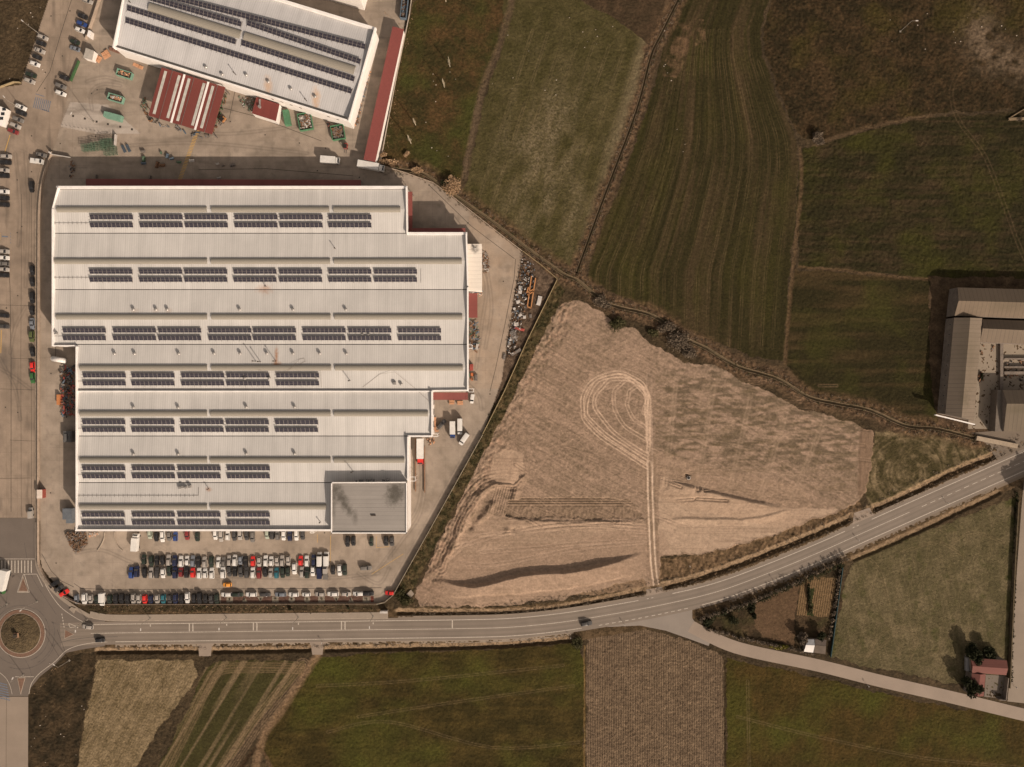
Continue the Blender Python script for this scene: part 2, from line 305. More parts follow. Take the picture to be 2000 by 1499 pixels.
# scrubby broken ground on the west flank and the north tip of the lot
k,d,s,t=near([(1095,600),(1050,690),(1010,760),(975,830),(945,900),(915,960),(880,1040),(845,1110)],42); k2=ZONE[k]==3; k=k[k2];d=d[k2]
f=np.clip(1.2-d/42,0,1); Z[k]+=(fbm(X[k]+Y[k]*.3,Y[k],(6,9),211)-.5)*1.0*f; tint(k,cc(96,80,58),(fbm(X[k],Y[k],10,212)-.52)*3*f); tint(k,cc(176,140,112),(fbm(X[k],Y[k],8,213)-.52)*3*f)
def inlot(k,*a):
    m=ZONE[k]==3; return (k[m],)+tuple(q[m] for q in a)
# bulldozed fan around 990,950
k,d,s,t=inlot(*near(smooth([(1002,936),(965,934),(930,955),(900,1000),(880,1050),(858,1105)],6),26,2)); Z[k]+=np.sin((d*s+(vn(X[k],Y[k],14,215)-.5)*4)*2*np.pi/6.5)*.11*np.clip((26-d)/10,0,1); tint(k,cc(176,142,114),(np.sin(d*s*2*np.pi/6.5+1)*.5+.3)*.25)
k=inside([(966,950),(1010,954),(998,1008),(948,1006)]); Z[k]+=np.sin((X[k]+(Y[k]-950)*.28)*2*np.pi/5)*.16
k,d,s,t=inlot(*near([(988,918),(990,925)],42)); Z[k]+=1.1*np.exp(-(d/24)**2); tint(k,cc(178,144,116),np.exp(-(d/26)**2)*.8)
for ln,h,wd,off in (([(1006,962),(1003,985),(996,1006)],1.2,6,0),([(962,985),(945,1010),(935,1018)],.9,6,0),([(1000,938),(1010,900),(1020,930)],.7,8,0),([(885,1080),(905,1030),(930,985),(950,955),(985,940)],.9,7,0),([(868,1100),(890,1050),(905,1010),(925,970)],.6,6,0)):
    k,d,s,t=inlot(*near(smooth(ln,5),wd*2,3)); Z[k]+=h*np.exp(-(d/wd)**2)
# furrow block 990..1250 x 972..1012
k=inside([(990,974),(1120,970),(1225,974),(1262,1010),(1160,1014),(1060,1012),(985,1010)]); y=Y[k]; x=X[k]
Z[k]=np.where(y<990,np.sin(y*2*np.pi/4.6)*.22,(vn(x,y,(3,7),221)-.5)*.35)-.25; tint(k,cc(128,104,80),np.ones(len(k))*.45)
# smooth graded parts
for poly,a,cl in (([(1288,932),(1340,944),(1400,963),(1470,978),(1560,994),(1640,992),(1590,1012),(1500,1046),(1441,1060),(1370,1080),(1288,1086)],.7,(192,160,130)),([(870,1110),(905,1040),(960,1010),(1080,1018),(1264,1020),(1262,1150),(1000,1176),(860,1176)],.45,(184,152,123)),([(955,930),(965,885),(990,876),(1022,890),(1026,925),(1000,948),(965,946)],.65,(190,157,127))):
    k=inside(poly); Z[k]*=.3; tint(k,cc(*cl),np.ones(len(k))*a); u=vn(X[k]+(Y[k]-1000)*.2,Y[k],(70,2.4),291); tint(k,cc(124,98,76),np.clip(u-.6,0,1)*1.1)
# bank along y~1014
def step(line,h,back,side=1,front=3.0,warp=4):   # scarp: ground jumps up by h on one side, then ramps back to 0
    k,d,s,t=inlot(*near(smooth(line,6),back,warp)); sd=d*s*side; T=t/max(t.max(),1)
    env=np.clip(T/.2,0,1)*np.clip((1-T)/.2,0,1)
    prof=np.where(sd>0,np.clip(sd/front,0,1)*np.clip(1-sd/back,0,1),0); Z[k]+=h*prof*env; return k
step([(960,1004),(1000,1012),(1080,1016),(1160,1016),(1264,1018)],.7,22)
step([(1282,1014),(1340,1010),(1420,1012),(1470,1010),(1530,996),(1560,990)],.6,16,1,4,2)
k=step([(1290,926),(1330,941),(1400,960),(1470,976),(1540,990)],1.25,44,1,6,1.5); tint(k,cc(170,138,110),np.ones(len(k))*.35)
k=step([(842,1130),(870,1132),(905,1139),(945,1137),(1000,1123),(1050,1114),(1110,1112),(1170,1100),(1230,1084),(1256,1076)],2.5,52,1,5.5,2); tint(k,cc(150,120,96),np.ones(len(k))*.3)
step([(850,1168),(950,1160),(1040,1156),(1120,1146),(1200,1130),(1255,1120)],-.5,14)
k=near([(1292,1112),(1370,1105),(1450,1082),(1520,1052),(1600,1022),(1665,996)],20,4)[0]; k=k[ZONE[k]==0]; COL[k]=mixc(cc(84,68,48),cc(136,110,84),(fbm(X[k],Y[k],7,295)-.2)*1.4); Z[k]=(fbm(X[k],Y[k],(5,9),296)-.6)*1.2
k,d,s,t=inlot(*near([(1700,850),(1696,960)],24)); tint(k,cc(136,108,84),np.clip((24-d)/6,0,1)*.9); Z[k]=.2*np.clip((22-d)/5,0,1)+(vn(X[k],Y[k],(2.5,12),231)-.5)*.15
# holes and little heaps
for x0,y0,r,h in ((1342,930,5,-1.4),(918,1030,5,-.9),(992,1037,6,.8),(1000,1036,5,-.5)):
    k,d,s,t=inlot(*near([(x0,y0),(x0+1,y0)],r*2.5)); Z[k]+=h*np.exp(-(d/r)**2)
# wheel tracks
def track(line,gauge,wd,a,c=(192,160,132),rut=.06):
    k,d,s,t=near(line,gauge+wd*3); q=np.exp(-((d-gauge)/wd)**2)*(.7+.6*vn(X[k],Y[k],6,241)); tint(k,cc(*c),q*a); Z[k]=Z[k]*(1-.7*np.clip(q,0,1))-rut*np.clip(q,0,1)
track(smooth([(1268,905),(1269,912),(1270,925),(1270,960),(1273,1040),(1276,1100),(1281,1140),(1286,1160)]),4.3,1.7,1.0,c=(226,192,160),rut=.12)
track(smooth([(1268,735),(1268,800),(1270,850)]),4.4,1.2,.3)
track(smooth([(1268,800),(1269,850),(1270,912)]),4.4,1.6,.6)
k,d,s,t=near(smooth([(1270,900),(1270,960),(1276,1100),(1286,1160)]),10.5); tint(k,cc(132,108,84),(d<3)*.5+(d>7.5)*.4)
def loop(cx,cy,rx,ry,a0,a1,tail):
    return smooth([(cx+rx*math.cos(R(a)),cy+ry*math.sin(R(a))) for a in range(a0,a1,15)]+tail,4)
for q,(rx,ry,cx,cy,tl) in enumerate(((67,64,1203,793,[(1262,912)]),(60,58,1205,792,[(1264,902)]),(50,48,1212,788,[(1266,890)]),(34,42,1232,784,[(1268,866)]),(21,28,1246,784,[(1266,842)]))):
    pts=[(1266,880-q*10),(1266,840-q*8),(1266-q*2,806)]+[(cx+rx*math.cos(R(a)),cy+ry*math.sin(R(a))) for a in range(350,140,-15)]
    end=pts[-1]; pts+= [((end[0]*.72+tl[0][0]*.28),(end[1]*.72+tl[0][1]*.28)+10),((end[0]*.35+tl[0][0]*.65),(end[1]*.35+tl[0][1]*.65)+5)]+tl
    track([(x_+1.5*math.sin(i_*.35+q*2),y_+1.2*math.cos(i_*.5+q)) for i_,(x_,y_) in enumerate(smooth(pts,4))],2.9,1.05,.85 if q<3 else .6,c=(214,178,146),rut=.05)
for ln in ([(880,1090),(930,1050),(1000,1042),(1080,1034),(1160,1028),(1262,1036)],[(890,1070),(960,1050),(1060,1028),(1150,1024),(1262,1030)],[(940,1078),(1040,1072),(1130,1062),(1262,1056)],[(1262,1046),(1235,1044),(1222,1030),(1215,1022)],[(900,1100),(960,1104),(1040,1090),(1130,1072),(1255,1060)],[(1268,1000),(1240,1018),(1150,1020)]):
    track(smooth(ln,5),3.4,.8,.4,rut=.08)
rs=np.random.RandomState(5)
for r_,a0,a1 in ((76,200,330),(58,210,350),(44,190,330)):
    track([(1207+r_*math.cos(R(a)),794+r_*.95*math.sin(R(a))) for a in range(a0,a1,10)],2.6,.8,.3,rut=.04)
for _ in range(70):                      # faint passes of the grader
    x0,y0=rs.uniform(960,1240),rs.uniform(640,1000); a=rs.normal(.42,.12); L=rs.uniform(40,140)
    track([(x0,y0),(x0+L*math.cos(a),y0+L*math.sin(a))],2.5,.8,.22,c=(184,150,122) if rs.rand()<.6 else (112,90,70),rut=.05)
for _ in range(60):
    x0,y0=rs.uniform(1285,1640),rs.uniform(740,980); a=rs.normal(.08,.1); L=rs.uniform(30,120)
    track([(x0,y0),(x0+L*math.cos(a),y0+L*math.sin(a))],2.2,1.0,.22,c=(180,148,120) if rs.rand()<.5 else (92,76,56),rut=.05)
for q in range(5): track([(1322+q*72,735+q*22),(1300+q*62,950+q*6)],3,2.5,.35,c=(172,142,114))
for ln in ([(1640,1110),(1690,1090),(1720,1120),(1735,1180)],[(1690,1290),(1720,1240),(1760,1225),(1790,1250),(1775,1290)],[(1650,1280),(1700,1278),(1750,1235)],[(1780,1300),(1830,1270),(1865,1220)],[(1760,1080),(1830,1060),(1880,1085)],[(1860,1062),(1900,1040),(1960,1060)],[(700,1400),(900,1370),(1120,1340)],[(620,1340),(800,1330),(1100,1300)],[(640,1430),(760,1410),(960,1460),(1130,1450)],[(1440,1400),(1600,1440),(1800,1480),(1990,1499)],[(1460,1330),(1463,1499)],[(1720,1000),(1760,900),(1800,870),(1850,880)],[(1730,960),(1780,930),(1820,900)]):
    track(smooth(ln,5),2.2,.8,.28,c=(134,114,88),rut=.03)
for q in range(11): track([(1690+q*25,1105-q*9),(1650+q*26,1270+q*3)],2.0,.7,.16,c=(138,118,92),rut=.02)
# weeds strip beside the yard wall on the east
k,d,s,t=near([(1092,560),(1040,665),(985,775),(950,845),(905,930),(850,1035),(790,1155)],15,6); q=pip([(1087,548),(940,850),(770,1165),(780,1200),(830,1200),(1130,600)],X[k],Y[k]); k=k[q]; COL[k]=mixc(cc(54,50,30),cc(108,90,64),(fbm(X[k],Y[k],8,251)-.3)*1.7); Z[k]=(fbm(X[k],Y[k],5,252)-.5)*.9; ZONE[k]=0
# verges and ditches of the main road
ROAD=smooth([(110,1241),(200,1237),(400,1234.5),(740,1230),(900,1228),(1000,1225),(1100,1215),(1200,1199),(1300,1180),(1400,1156),(1500,1120),(1600,1079),(1672,1047),(1800,990),(1960,919),(2060,874),(2160,829),(2340,750)],6)
k,d,s,t=near(ROAD,40,3); q=(d>20)&(X[k]>190); k=k[q]; d=d[q]; COL[k]=mixc(cc(74,60,42),cc(118,96,72),(fbm(X[k],Y[k],7,261)-.25)*1.4); Z[k]=Z[k]*.5; ZONE[k]=0
def ditch(line,hw,dep,c1=(88,72,52),c2=(150,126,100),off=0,cp=.8):
    dep*=.62
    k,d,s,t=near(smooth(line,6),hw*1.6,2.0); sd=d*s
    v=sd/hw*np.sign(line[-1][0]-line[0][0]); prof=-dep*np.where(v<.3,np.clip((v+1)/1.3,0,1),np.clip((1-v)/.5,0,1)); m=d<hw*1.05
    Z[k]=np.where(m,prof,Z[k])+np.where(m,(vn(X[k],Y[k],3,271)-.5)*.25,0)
    tint(k,cc(*c2),np.where(v<.2,1,.0)*np.clip((v+1.15+(vn(X[k],Y[k],5,273)-.5)*.5)*3,0,1)*cp*(.65+.6*vn(X[k],Y[k],3,272))); tint(k,cc(*c1),np.where(v>.2,1,0)*np.clip(1.3-d/hw,0,1))  # pale reeds on the sunny north bank; south bank's shade tinted dark
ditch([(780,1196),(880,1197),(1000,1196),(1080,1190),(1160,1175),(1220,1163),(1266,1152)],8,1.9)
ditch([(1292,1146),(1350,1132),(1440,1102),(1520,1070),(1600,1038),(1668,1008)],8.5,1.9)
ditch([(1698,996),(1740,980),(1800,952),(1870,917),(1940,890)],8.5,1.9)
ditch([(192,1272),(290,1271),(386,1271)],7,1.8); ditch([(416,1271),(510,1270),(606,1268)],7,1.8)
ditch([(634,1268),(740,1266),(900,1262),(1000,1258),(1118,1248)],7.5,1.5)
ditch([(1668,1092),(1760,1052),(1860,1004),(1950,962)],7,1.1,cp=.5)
for ln in (CH1,CH2):                     # concrete channels are sunk into this
    hw=2.6 if ln is CH1 else 3.4
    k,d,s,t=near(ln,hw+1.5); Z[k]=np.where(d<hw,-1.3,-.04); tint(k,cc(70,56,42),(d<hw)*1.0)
# debris strip
DEB=[(1021,494),(1084,546),(1040,640),(1000,722),(968,790),(962,775),(978,745),(990,660),(1006,562)]
k=inside(DEB,False); COL[k]=mixc(cc(78,64,52),cc(124,104,86),(fbm(X[k],Y[k],7,281)-.3)*1.5); Z[k]=(fbm(X[k],Y[k],6,282)-.4)*.5; ZONE[k]=0
# hard ground
YARD=[(101,303),(84,365),(79,440),(78,1085),(82,1108),(100,1132),(122,1150),(145,1168),(165,1179),(735,1179),(752,1174),(768,1160),(942,848),(965,786),(980,745),(992,660),(1007,562),(1021,494),(960,446),(872,377),(842,356),(790,338),(742,322),(752,250),(790,60),(812,-330),(200,-330),(196,0),(168,86),(158,118),(140,160),(118,250)]
STREET=[(-330,175),(0,172),(42,166),(46,150),(95,0),(120,-330),(200,-330),(196,0),(168,86),(158,118),(140,160),(118,250),(101,303),(84,365),(79,440),(78,1018),(-330,1018)]
def hard(poly,zone,c1,c2,seed,extra=None):
    k=inside(poly,False); x,y=X[k],Y[k]; t=(fbm(x,y,45,seed)-.5)*1.3+(fbm(x,y,9,seed+5)-.5)*.7+.5
    COL[k]=mixc(cc(*c1),cc(*c2),t); Z[k]=0; ZONE[k]=zone; return k
kY=hard(YARD,4,(146,128,108),(174,154,132),300)
x,y=X[kY],Y[kY]
tint(kY,cc(186,170,152),np.where(pip([(118,248),(138,200),(210,205),(275,262),(190,262)],x,y),.8,0))
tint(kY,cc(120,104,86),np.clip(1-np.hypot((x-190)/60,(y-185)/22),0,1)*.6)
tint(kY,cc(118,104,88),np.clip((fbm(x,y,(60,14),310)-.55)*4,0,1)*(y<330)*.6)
tint(kY,cc(170,140,110),np.where((x>915)&(y<760),.35,0)*fbm(x,y,20,311)*1.5)
tint(kY,cc(112,100,86),np.clip((fbm(x,y,12,312)-.62)*5,0,1)*.35)
kS=hard(STREET,5,(142,122,102),(170,146,122),320)
x,y=X[kS],Y[kS]; tint(kS,cc(104,90,76),np.clip((fbm(x,y,(10,50),321)-.56)*4,0,1)*.5); tint(kS,cc(100,88,76),np.clip(1-np.hypot((x-8)/26,(y-705)/38),0,1)*.8)
def smear(pts,wd,a,c=(84,74,64)):
    k,d,s,t=near(smooth(pts,5),wd*3+3); q=(ZONE[k]==4)|(ZONE[k]==5); k=k[q]; d=d[q]; tint(k,cc(*c),np.exp(-((d-2.6)/wd)**2)*a)
for ln in ([(170,160),(185,155),(210,152),(240,160)],[(175,190),(185,172),(205,165),(235,168)],[(180,215),(178,190),(195,178),(230,180)],[(828,905),(829,960),(818,1010),(790,1050),(760,1090)],[(822,905),(823,950),(812,1000),(780,1040)],[(640,240),(560,250),(450,262),(380,258)],[(250,285),(400,280),(600,300)],[(0,720),(25,735),(60,760)],[(0,700),(30,760),(40,820)],[(20,690),(30,640),(50,600)],[(835,700),(925,760),(940,800)],[(150,1080),(200,1075),(260,1100),(330,1122)],[(250,1120),(420,1125),(620,1130),(740,1120)],[(700,1120),(740,1140),(760,1110)],[(690,1130),(730,1120),(770,1070)],[(30,300),(40,400),(36,480)],[(50,300),(56,420),(50,560)],[(930,500),(950,560),(940,640),(930,720)],[(950,520),(960,600),(948,680)]):
    smear(ln,1.4,.32)
for _ in range(60):
    x0,y0=rs.uniform(20,960),rs.uniform(120,1170); a=rs.uniform(0,6.3); L=rs.uniform(20,70)
    smear([(x0,y0),(x0+L*.5*math.cos(a),y0+L*.5*math.sin(a)),(x0+L*math.cos(a+.6),y0+L*math.sin(a+.6))],1.0,.13)
# flatten where roads and paths are laid as sheets
def flat(k): Z[k]=-.05
k,d,s,t=near(ROAD,24); flat(k)
SIDE=smooth([(1290,1196),(1330,1212),(1362,1230),(1420,1258),(1480,1275),(1600,1300),(1720,1330),(1860,1362),(2000,1396),(2160,1432),(2340,1470)],6)
for i in (near(SIDE,19),near([(2005,930),(1996,1100),(1985,1380)],17)): flat(i[0])
for poly in ([(1180,1222),(1210,1213),(1340,1168),(1378,1172),(1372,1236),(1398,1236),(1386,1264),(1340,1249),(1300,1235),(1250,1225)],[(1258,1146),(1296,1140),(1304,1170),(1258,1178)],[(1662,998),(1702,988),(1712,1014),(1660,1032)],[(-330,1010),(80,1010),(82,1110),(100,1135),(150,1180),(170,1206),(760,1206),(760,1225),(200,1262),(120,1290),(60,1345),(60,1830),(-330,1830)],[(384,1250),(418,1250),(414,1282),(388,1282)],[(604,1250),(638,1250),(632,1282),(608,1282)],[(1890,840),(2330,840),(2330,960),(1950,960),(1950,880)]):
    k=inside(poly,False); flat(k)
ZM={0:(.92,.86,.80),1:(.93,.86,.76),2:(.90,.92,.85),3:(.82,.82,.84),4:(.86,.835,.84),5:(.80,.785,.79)}
for z_,m_ in ZM.items(): q=ZONE==z_; COL[q]*=np.array(m_,np.float32)
k=inside([(1512,-330),(2330,-330),(2330,200),(1990,215),(1860,216),(1740,236),(1605,276),(1566,268),(1525,185),(1494,105),(1490,60),(1508,0)]); COL[k]*=.80
k=inside([(1010,-330),(1120,-330),(1130,0),(1190,32),(1262,86),(1202,330),(1146,480),(1112,522),(1060,500),(955,425),(906,385),(915,320),(950,190)]); COL[k]*=.86
k=inside([(1663,1095),(1985,972),(1966,1342),(1720,1305),(1622,1284),(1640,1180)]); COL[k]*=1.12
def ground_objects():
    m=bpy.data.materials.new('soil_and_grass'); m.use_nodes=True; nt=m.node_tree; p=nt.nodes['Principled BSDF']; b=NB(nt); P=b.pos()
    a=b.n('ShaderNodeAttribute',attribute_name='tone'); n=b.ramp(b.noise(P,1.0,6,.85),.36,.64,.62,1.38); n2=b.ramp(b.noise(P,.4,3,.6),.3,.7,.88,1.12)
    x=b.n('ShaderNodeVectorMath',operation='SCALE'); nt.links.new(a.outputs['Color'],x.inputs[0]); nt.links.new(b.math('MULTIPLY',n,n2),x.inputs['Scale'])
    nt.links.new(x.outputs[0],p.inputs['Base Color']); p.inputs['Roughness'].default_value=.95; p.inputs['Specular IOR Level'].default_value=.1
    nt.links.new(b.bump(b.noise(P,1.1,6,.8),.9,.6),p.inputs['Normal'])
    m3=m.copy(); m3.name='bare_soil'
    for nd in m3.node_tree.nodes:
        if nd.type=='MAP_RANGE' and abs(nd.inputs[3].default_value-.62)<.01: nd.inputs[3].default_value=.8; nd.inputs[4].default_value=1.2
        if nd.type=='BUMP': nd.inputs['Strength'].default_value=.55; nd.inputs['Distance'].default_value=.45
    def conc(name,px,py):
        c=bpy.data.materials.new(name); c.use_nodes=True; nt=c.node_tree; p=nt.nodes['Principled BSDF']; b=NB(nt); P=b.pos(); s=b.sep(P)
        a=b.n('ShaderNodeAttribute',attribute_name='tone'); n=b.ramp(b.noise(P,3.5,5,.75),.3,.7,.86,1.12); n2=b.ramp(b.noise(P,.22,5,.65),.35,.65,.92,1.06)
        wob=b.math('MULTIPLY',b.math('SUBTRACT',b.noise(P,.12,2),.5),.5)
        j=b.math('MAXIMUM',b.line(b.math('ADD',s[0],wob),px,.09),b.line(b.math('ADD',s[1],wob),py,.09)); j=b.math('MULTIPLY',j,b.ramp(b.noise(P,.05,2),.4,.6,.1,1))
        cell=b.n('ShaderNodeTexWhiteNoise',noise_dimensions='2D'); nt.links.new(b.comb(b.math('FLOOR',b.math('DIVIDE',s[0],px)),b.math('FLOOR',b.math('DIVIDE',s[1],py))),cell.inputs['Vector'])
        f=b.math('MULTIPLY',b.math('MULTIPLY',n,n2),b.math('SUBTRACT',1,b.math('MULTIPLY',j,.28))); f=b.math('MULTIPLY',f,b.ramp(cell.outputs['Value'],0,1,.965,1.03))
        x=b.n('ShaderNodeVectorMath',operation='SCALE'); nt.links.new(a.outputs['Color'],x.inputs[0]); nt.links.new(f,x.inputs['Scale'])
        nt.links.new(x.outputs[0],p.inputs['Base Color']); p.inputs['Roughness'].default_value=.85; p.inputs['Specular IOR Level'].default_value=.25; return c
    yc=conc('yard_concrete',5.2,5.0); st=conc('street_concrete',4.2,9.0)
    wx=((X-1000)*MPP).astype(np.float32); wy=((749.5-Y)*MPP).astype(np.float32)
    i=np.arange(NY-1)[:,None]*NX+np.arange(NX-1)[None,:]; F=np.stack([i,i+NX,i+NX+1,i+1],-1).reshape(-1,4)
    # face zone: grass fields are told apart by position
    fz=ZONE[F[:,0]].astype(np.int32); fx=X[F[:,0]]; fy=Y[F[:,0]]
    names={0:('ground',m),1:('grass_field',m),2:('ploughed_field',m),3:('dirt_lot',m3),4:('yard_pavement',yc),5:('street',st)}
    for z,(nm,mt) in names.items():
        f=F[fz==z]; u,inv=np.unique(f,return_inverse=True); f=inv.reshape(f.shape)
        me=bpy.data.meshes.new(nm); me.vertices.add(len(u)); me.vertices.foreach_set('co',np.stack([wx[u],wy[u],Z[u]],1).ravel())
        me.loops.add(f.size); me.loops.foreach_set('vertex_index',f.ravel().astype(np.int32)); me.polygons.add(len(f)); me.polygons.foreach_set('loop_start',np.arange(0,f.size,4,dtype=np.int32)); me.polygons.foreach_set('loop_total',np.full(len(f),4,np.int32))
        me.polygons.foreach_set('use_smooth',np.ones(len(f),bool)); me.update(calc_edges=True); me.validate()
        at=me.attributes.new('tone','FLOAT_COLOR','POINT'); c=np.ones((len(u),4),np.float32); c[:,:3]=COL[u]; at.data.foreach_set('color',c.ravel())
        me.materials.append(mt); tag(link(nm,me),kind='structure')
    # far plain out to the horizon, with a hole where the detailed ground lies
    far=MB(); q=4000; x0,x1,y0,y1=wx.min()+.3,wx.max()-.3,wy.min()+.3,wy.max()-.3
    vs=[(-q,-q,-.15),(q,-q,-.15),(q,q,-.15),(-q,q,-.15),(x0,y0,-.15),(x1,y0,-.15),(x1,y1,-.15),(x0,y1,-.15)]
    far.add(vs,[(0,1,5,4),(1,2,6,5),(2,3,7,6),(3,0,4,7)]); tag(far.build('plain',M('plain_soil',C(74,62,42),.95,var=.4,scale=.02,fine=.4)),kind='structure')
ground_objects()
# ---------------------------------------------------------------- roads, pavements, markings
def area(poly): return sum(poly[i][0]*poly[(i+1)%len(poly)][1]-poly[(i+1)%len(poly)][0]*poly[i][1] for i in range(len(poly)))
def sheet(name,poly,z,mat,kind='structure'):
    pts=[W(*p) for p in poly]; 
    if area([(p.x,p.y) for p in pts])<0: pts=pts[::-1]
    mb=MB(); mb.add([(p.x,p.y,z) for p in pts],[tuple(range(len(pts)))]); o=mb.build(name,mat)
    if kind: tag(o,kind=kind)
    return o
def offset(line,d):                      # line in px, d in px to the left-hand normal
    P=[np.array(p,float) for p in line]; out=[]
    for i in range(len(P)):
        a=P[max(0,i-1)]; b=P[min(len(P)-1,i+1)]; t=b-a; t/=np.hypot(*t)+1e-9; n=np.array((t[1],-t[0])); out.append(P[i]+n*d)
    return [tuple(p) for p in out]
def ribbon_mb(mb,line,d0,d1,z,uv=None):
    A=offset(line,d0); B=offset(line,d1); vs=[];fs=[]
    for a,b in zip(A,B): p=W(*a); q=W(*b); vs+=[(p.x,p.y,z),(q.x,q.y,z)]
    for i in range(len(A)-1): 
        f=(2*i,2*i+1,2*i+3,2*i+2); fs.append(f if d0>d1 else f[::-1])
    mb.add(vs,fs)
def ribbon(name,line,d0,d1,z,mat,kind='structure'):
    mb=MB(); ribbon_mb(mb,line,d0,d1,z); o=mb.build(name,mat)
    me=o.data; uvl=me.uv_layers.new(name='across'); n=len(line); acc=[0]
    for i in range(1,n): acc.append(acc[-1]+math.dist(line[i],line[i-1])*MPP)
    for lp in me.loops: v=lp.vertex_index; uvl.data[lp.index].uv=(acc[v//2],(d0 if v%2==0 else d1)*MPP)
    if kind: tag(o,kind=kind)
    return o
def asphalt(name,rgb,uv=False):
    m,nt,p=newmat(name); b=NB(nt); P=b.pos()
    f=b.math('MULTIPLY',b.ramp(b.noise(P,4,4,.8),.3,.7,.86,1.13),b.ramp(b.noise(P,.12,5,.6),.35,.65,.93,1.06))
    if uv:
        u=b.n('ShaderNodeUVMap',uv_map='across'); s=b.sep(u.outputs[0]); v=b.math('ABSOLUTE',s[1])
        w1=b.math('ABSOLUTE',b.math('SUBTRACT',b.math('ABSOLUTE',b.math('SUBTRACT',v,1.85)),.85)); k=b.ramp(w1,0,.55,.86,1.0)
        str_=b.noise(b.comb(b.math('MULTIPLY',s[0],.03),b.math('MULTIPLY',s[1],2.2)),1.0,4,.6)
        f=b.math('MULTIPLY',b.math('MULTIPLY',f,k),b.ramp(str_,.3,.7,.94,1.07))
    x=b.n('ShaderNodeVectorMath',operation='SCALE'); x.inputs[0].default_value=rgb; nt.links.new(f,x.inputs['Scale']); nt.links.new(x.outputs[0],p.inputs['Base Color'])
    p.inputs['Roughness'].default_value=.8; p.inputs['Specular IOR Level'].default_value=.3; return m
ASPH=asphalt('road_asphalt',C(122,106,91),True); ASP2=asphalt('old_asphalt',C(105,91,79)); GRAV=asphalt('lane_gravel',C(142,122,104)); PAVE=asphalt('pavement_slabs',C(142,124,106))
WHITE=M('road_paint',C(188,170,150),.7,var=.45,scale=2.5); WORN=M('worn_paint',C(168,152,136),.7,var=.35,scale=3); YEL=M('yellow_paint',C(196,150,78),.6,var=.3,scale=3)
BLUEP=M('blue_paint',C(104,108,116),.7,var=.35,scale=2); STONE=M('kerb_stone',C(160,140,120),.8); TILE=M('island_paving',C(116,86,68),.85,var=.3,scale=2,fine=8)
ARR=lambda cx,cy,r,a0=0,a1=360,n=48:[(cx+r*math.cos(R(a0+(a1-a0)*i/n)),cy+r*math.sin(R(a0+(a1-a0)*i/n))) for i in range(n+1)]
ribbon('road',[p for p in ROAD if p[0]>118],22.5,-22.5,.0,ASPH)
for o in [bpy.data.objects['road']]: pass
# asphalt square with the roundabout
sheet('road',[(-330,1015),(75,1015),(75,1090),(78,1112),(92,1140),(118,1168),(150,1193),(178,1208),(205,1212),(205,1262),(165,1268),(130,1275),(108,1298),(78,1322),(60,1344),(55,1360),(-330,1360)],-.012,ASP2)
sheet('street',[(-330,1361),(55.5,1361),(54,1830),(-330,1830)],0,asphalt('street_slabs',C(138,119,101)))
sheet('road',[(-330,1012),(-330,1019),(76,1019),(76,1012)],.008,ASP2)
# lane to the south-east and its mouth
ribbon('lane',[p for p in SIDE if p[0]>1345],11.5,-12.5,.004,GRAV)
sheet('lane',[(1185,1225),(1215,1216),(1290,1200),(1352,1176),(1361,1180),(1352,1192),(1352,1208),(1362,1222),(1395,1236),(1384,1262),(1340,1246),(1300,1232),(1250,1222)],-.004,asphalt('lane_mouth',C(132,117,103)))
ribbon('shoulder',[p for p in ROAD if 205<p[0]<1130],-22,-28,-.01,asphalt('shoulder_grit',C(142,122,102)))
ribbon('shoulder',[p for p in ROAD if 760<p[0]<2340],26,22,-.01,asphalt('shoulder_grit_2',C(128,110,92)))
ribbon('shoulder',[p for p in ROAD if 1400<p[0]<2340],-22,-28,-.01,asphalt('shoulder_grit_3',C(116,98,80)))
for poly in ([(386,1252),(420,1251),(414,1262),(412,1282),(389,1282),(388,1262)],[(600,1250),(642,1249),(632,1262),(630,1279),(610,1279),(608,1262)],[(1262,1152),(1292,1146),(1300,1166),(1262,1176)],[(1668,1002),(1698,992),(1708,1010),(1664,1030)]): sheet('driveway',poly,-.006,GRAV)
sheet('forecourt',[(1896,846),(1910,850),(1935,880),(1952,905),(1985,897),(2330,846),(2330,838),(1990,838)],-.006,asphalt('forecourt_gravel',C(112,96,80)))
ribbon('path',[(2018,925),(2012,990),(2004,1100),(1997,1200),(1992,1300),(1984,1372)],17,-17,-.008,asphalt('path_concrete',C(134,116,98)))
# pavement (kerbed) along the factory
pav=smooth([(176,1199),(200,1204),(240,1206),(400,1204.5),(600,1202.5),(758,1201)],3)
mb=MB(); A=offset(pav,5.2); B=offset(pav,-5.8)
pts=[W(*p) for p in A]+[W(*p) for p in B[::-1]]; mb.prism([(p.x,p.y) for p in pts],-.1,.12); tag(mb.build('pavement',PAVE),kind='structure')
mb=MB(); pts=[W(*p) for p in offset(pav,-5.9)]+[W(*p) for p in offset(pav,-7.4)[::-1]]; mb.prism([(p.x,p.y) for p in pts],-.1,.13); tag(mb.build('kerb',STONE),kind='structure')
mb=MB()                                  # pavement round the corner
c=smooth([(77,1020),(77,1090),(80,1110),(93,1134),(118,1160),(150,1184),(178,1200)],5); pts=[W(*p) for p in offset(c,-1)]+[W(*p) for p in offset(c,-8)[::-1]]; mb.prism([(p.x,p.y) for p in pts],-.1,.11); tag(mb.build('pavement',PAVE),kind='structure')
mb=MB(); c=[(78.5,360),(73.5,440),(73,1012)]; pts=[W(*p) for p in offset(c,1)]+[W(*p) for p in offset(c,-4)[::-1]]; mb.prism([(p.x,p.y) for p in pts],-.1,.11); tag(mb.build('pavement',M('street_kerb',C(158,136,114),.85)),kind='structure')
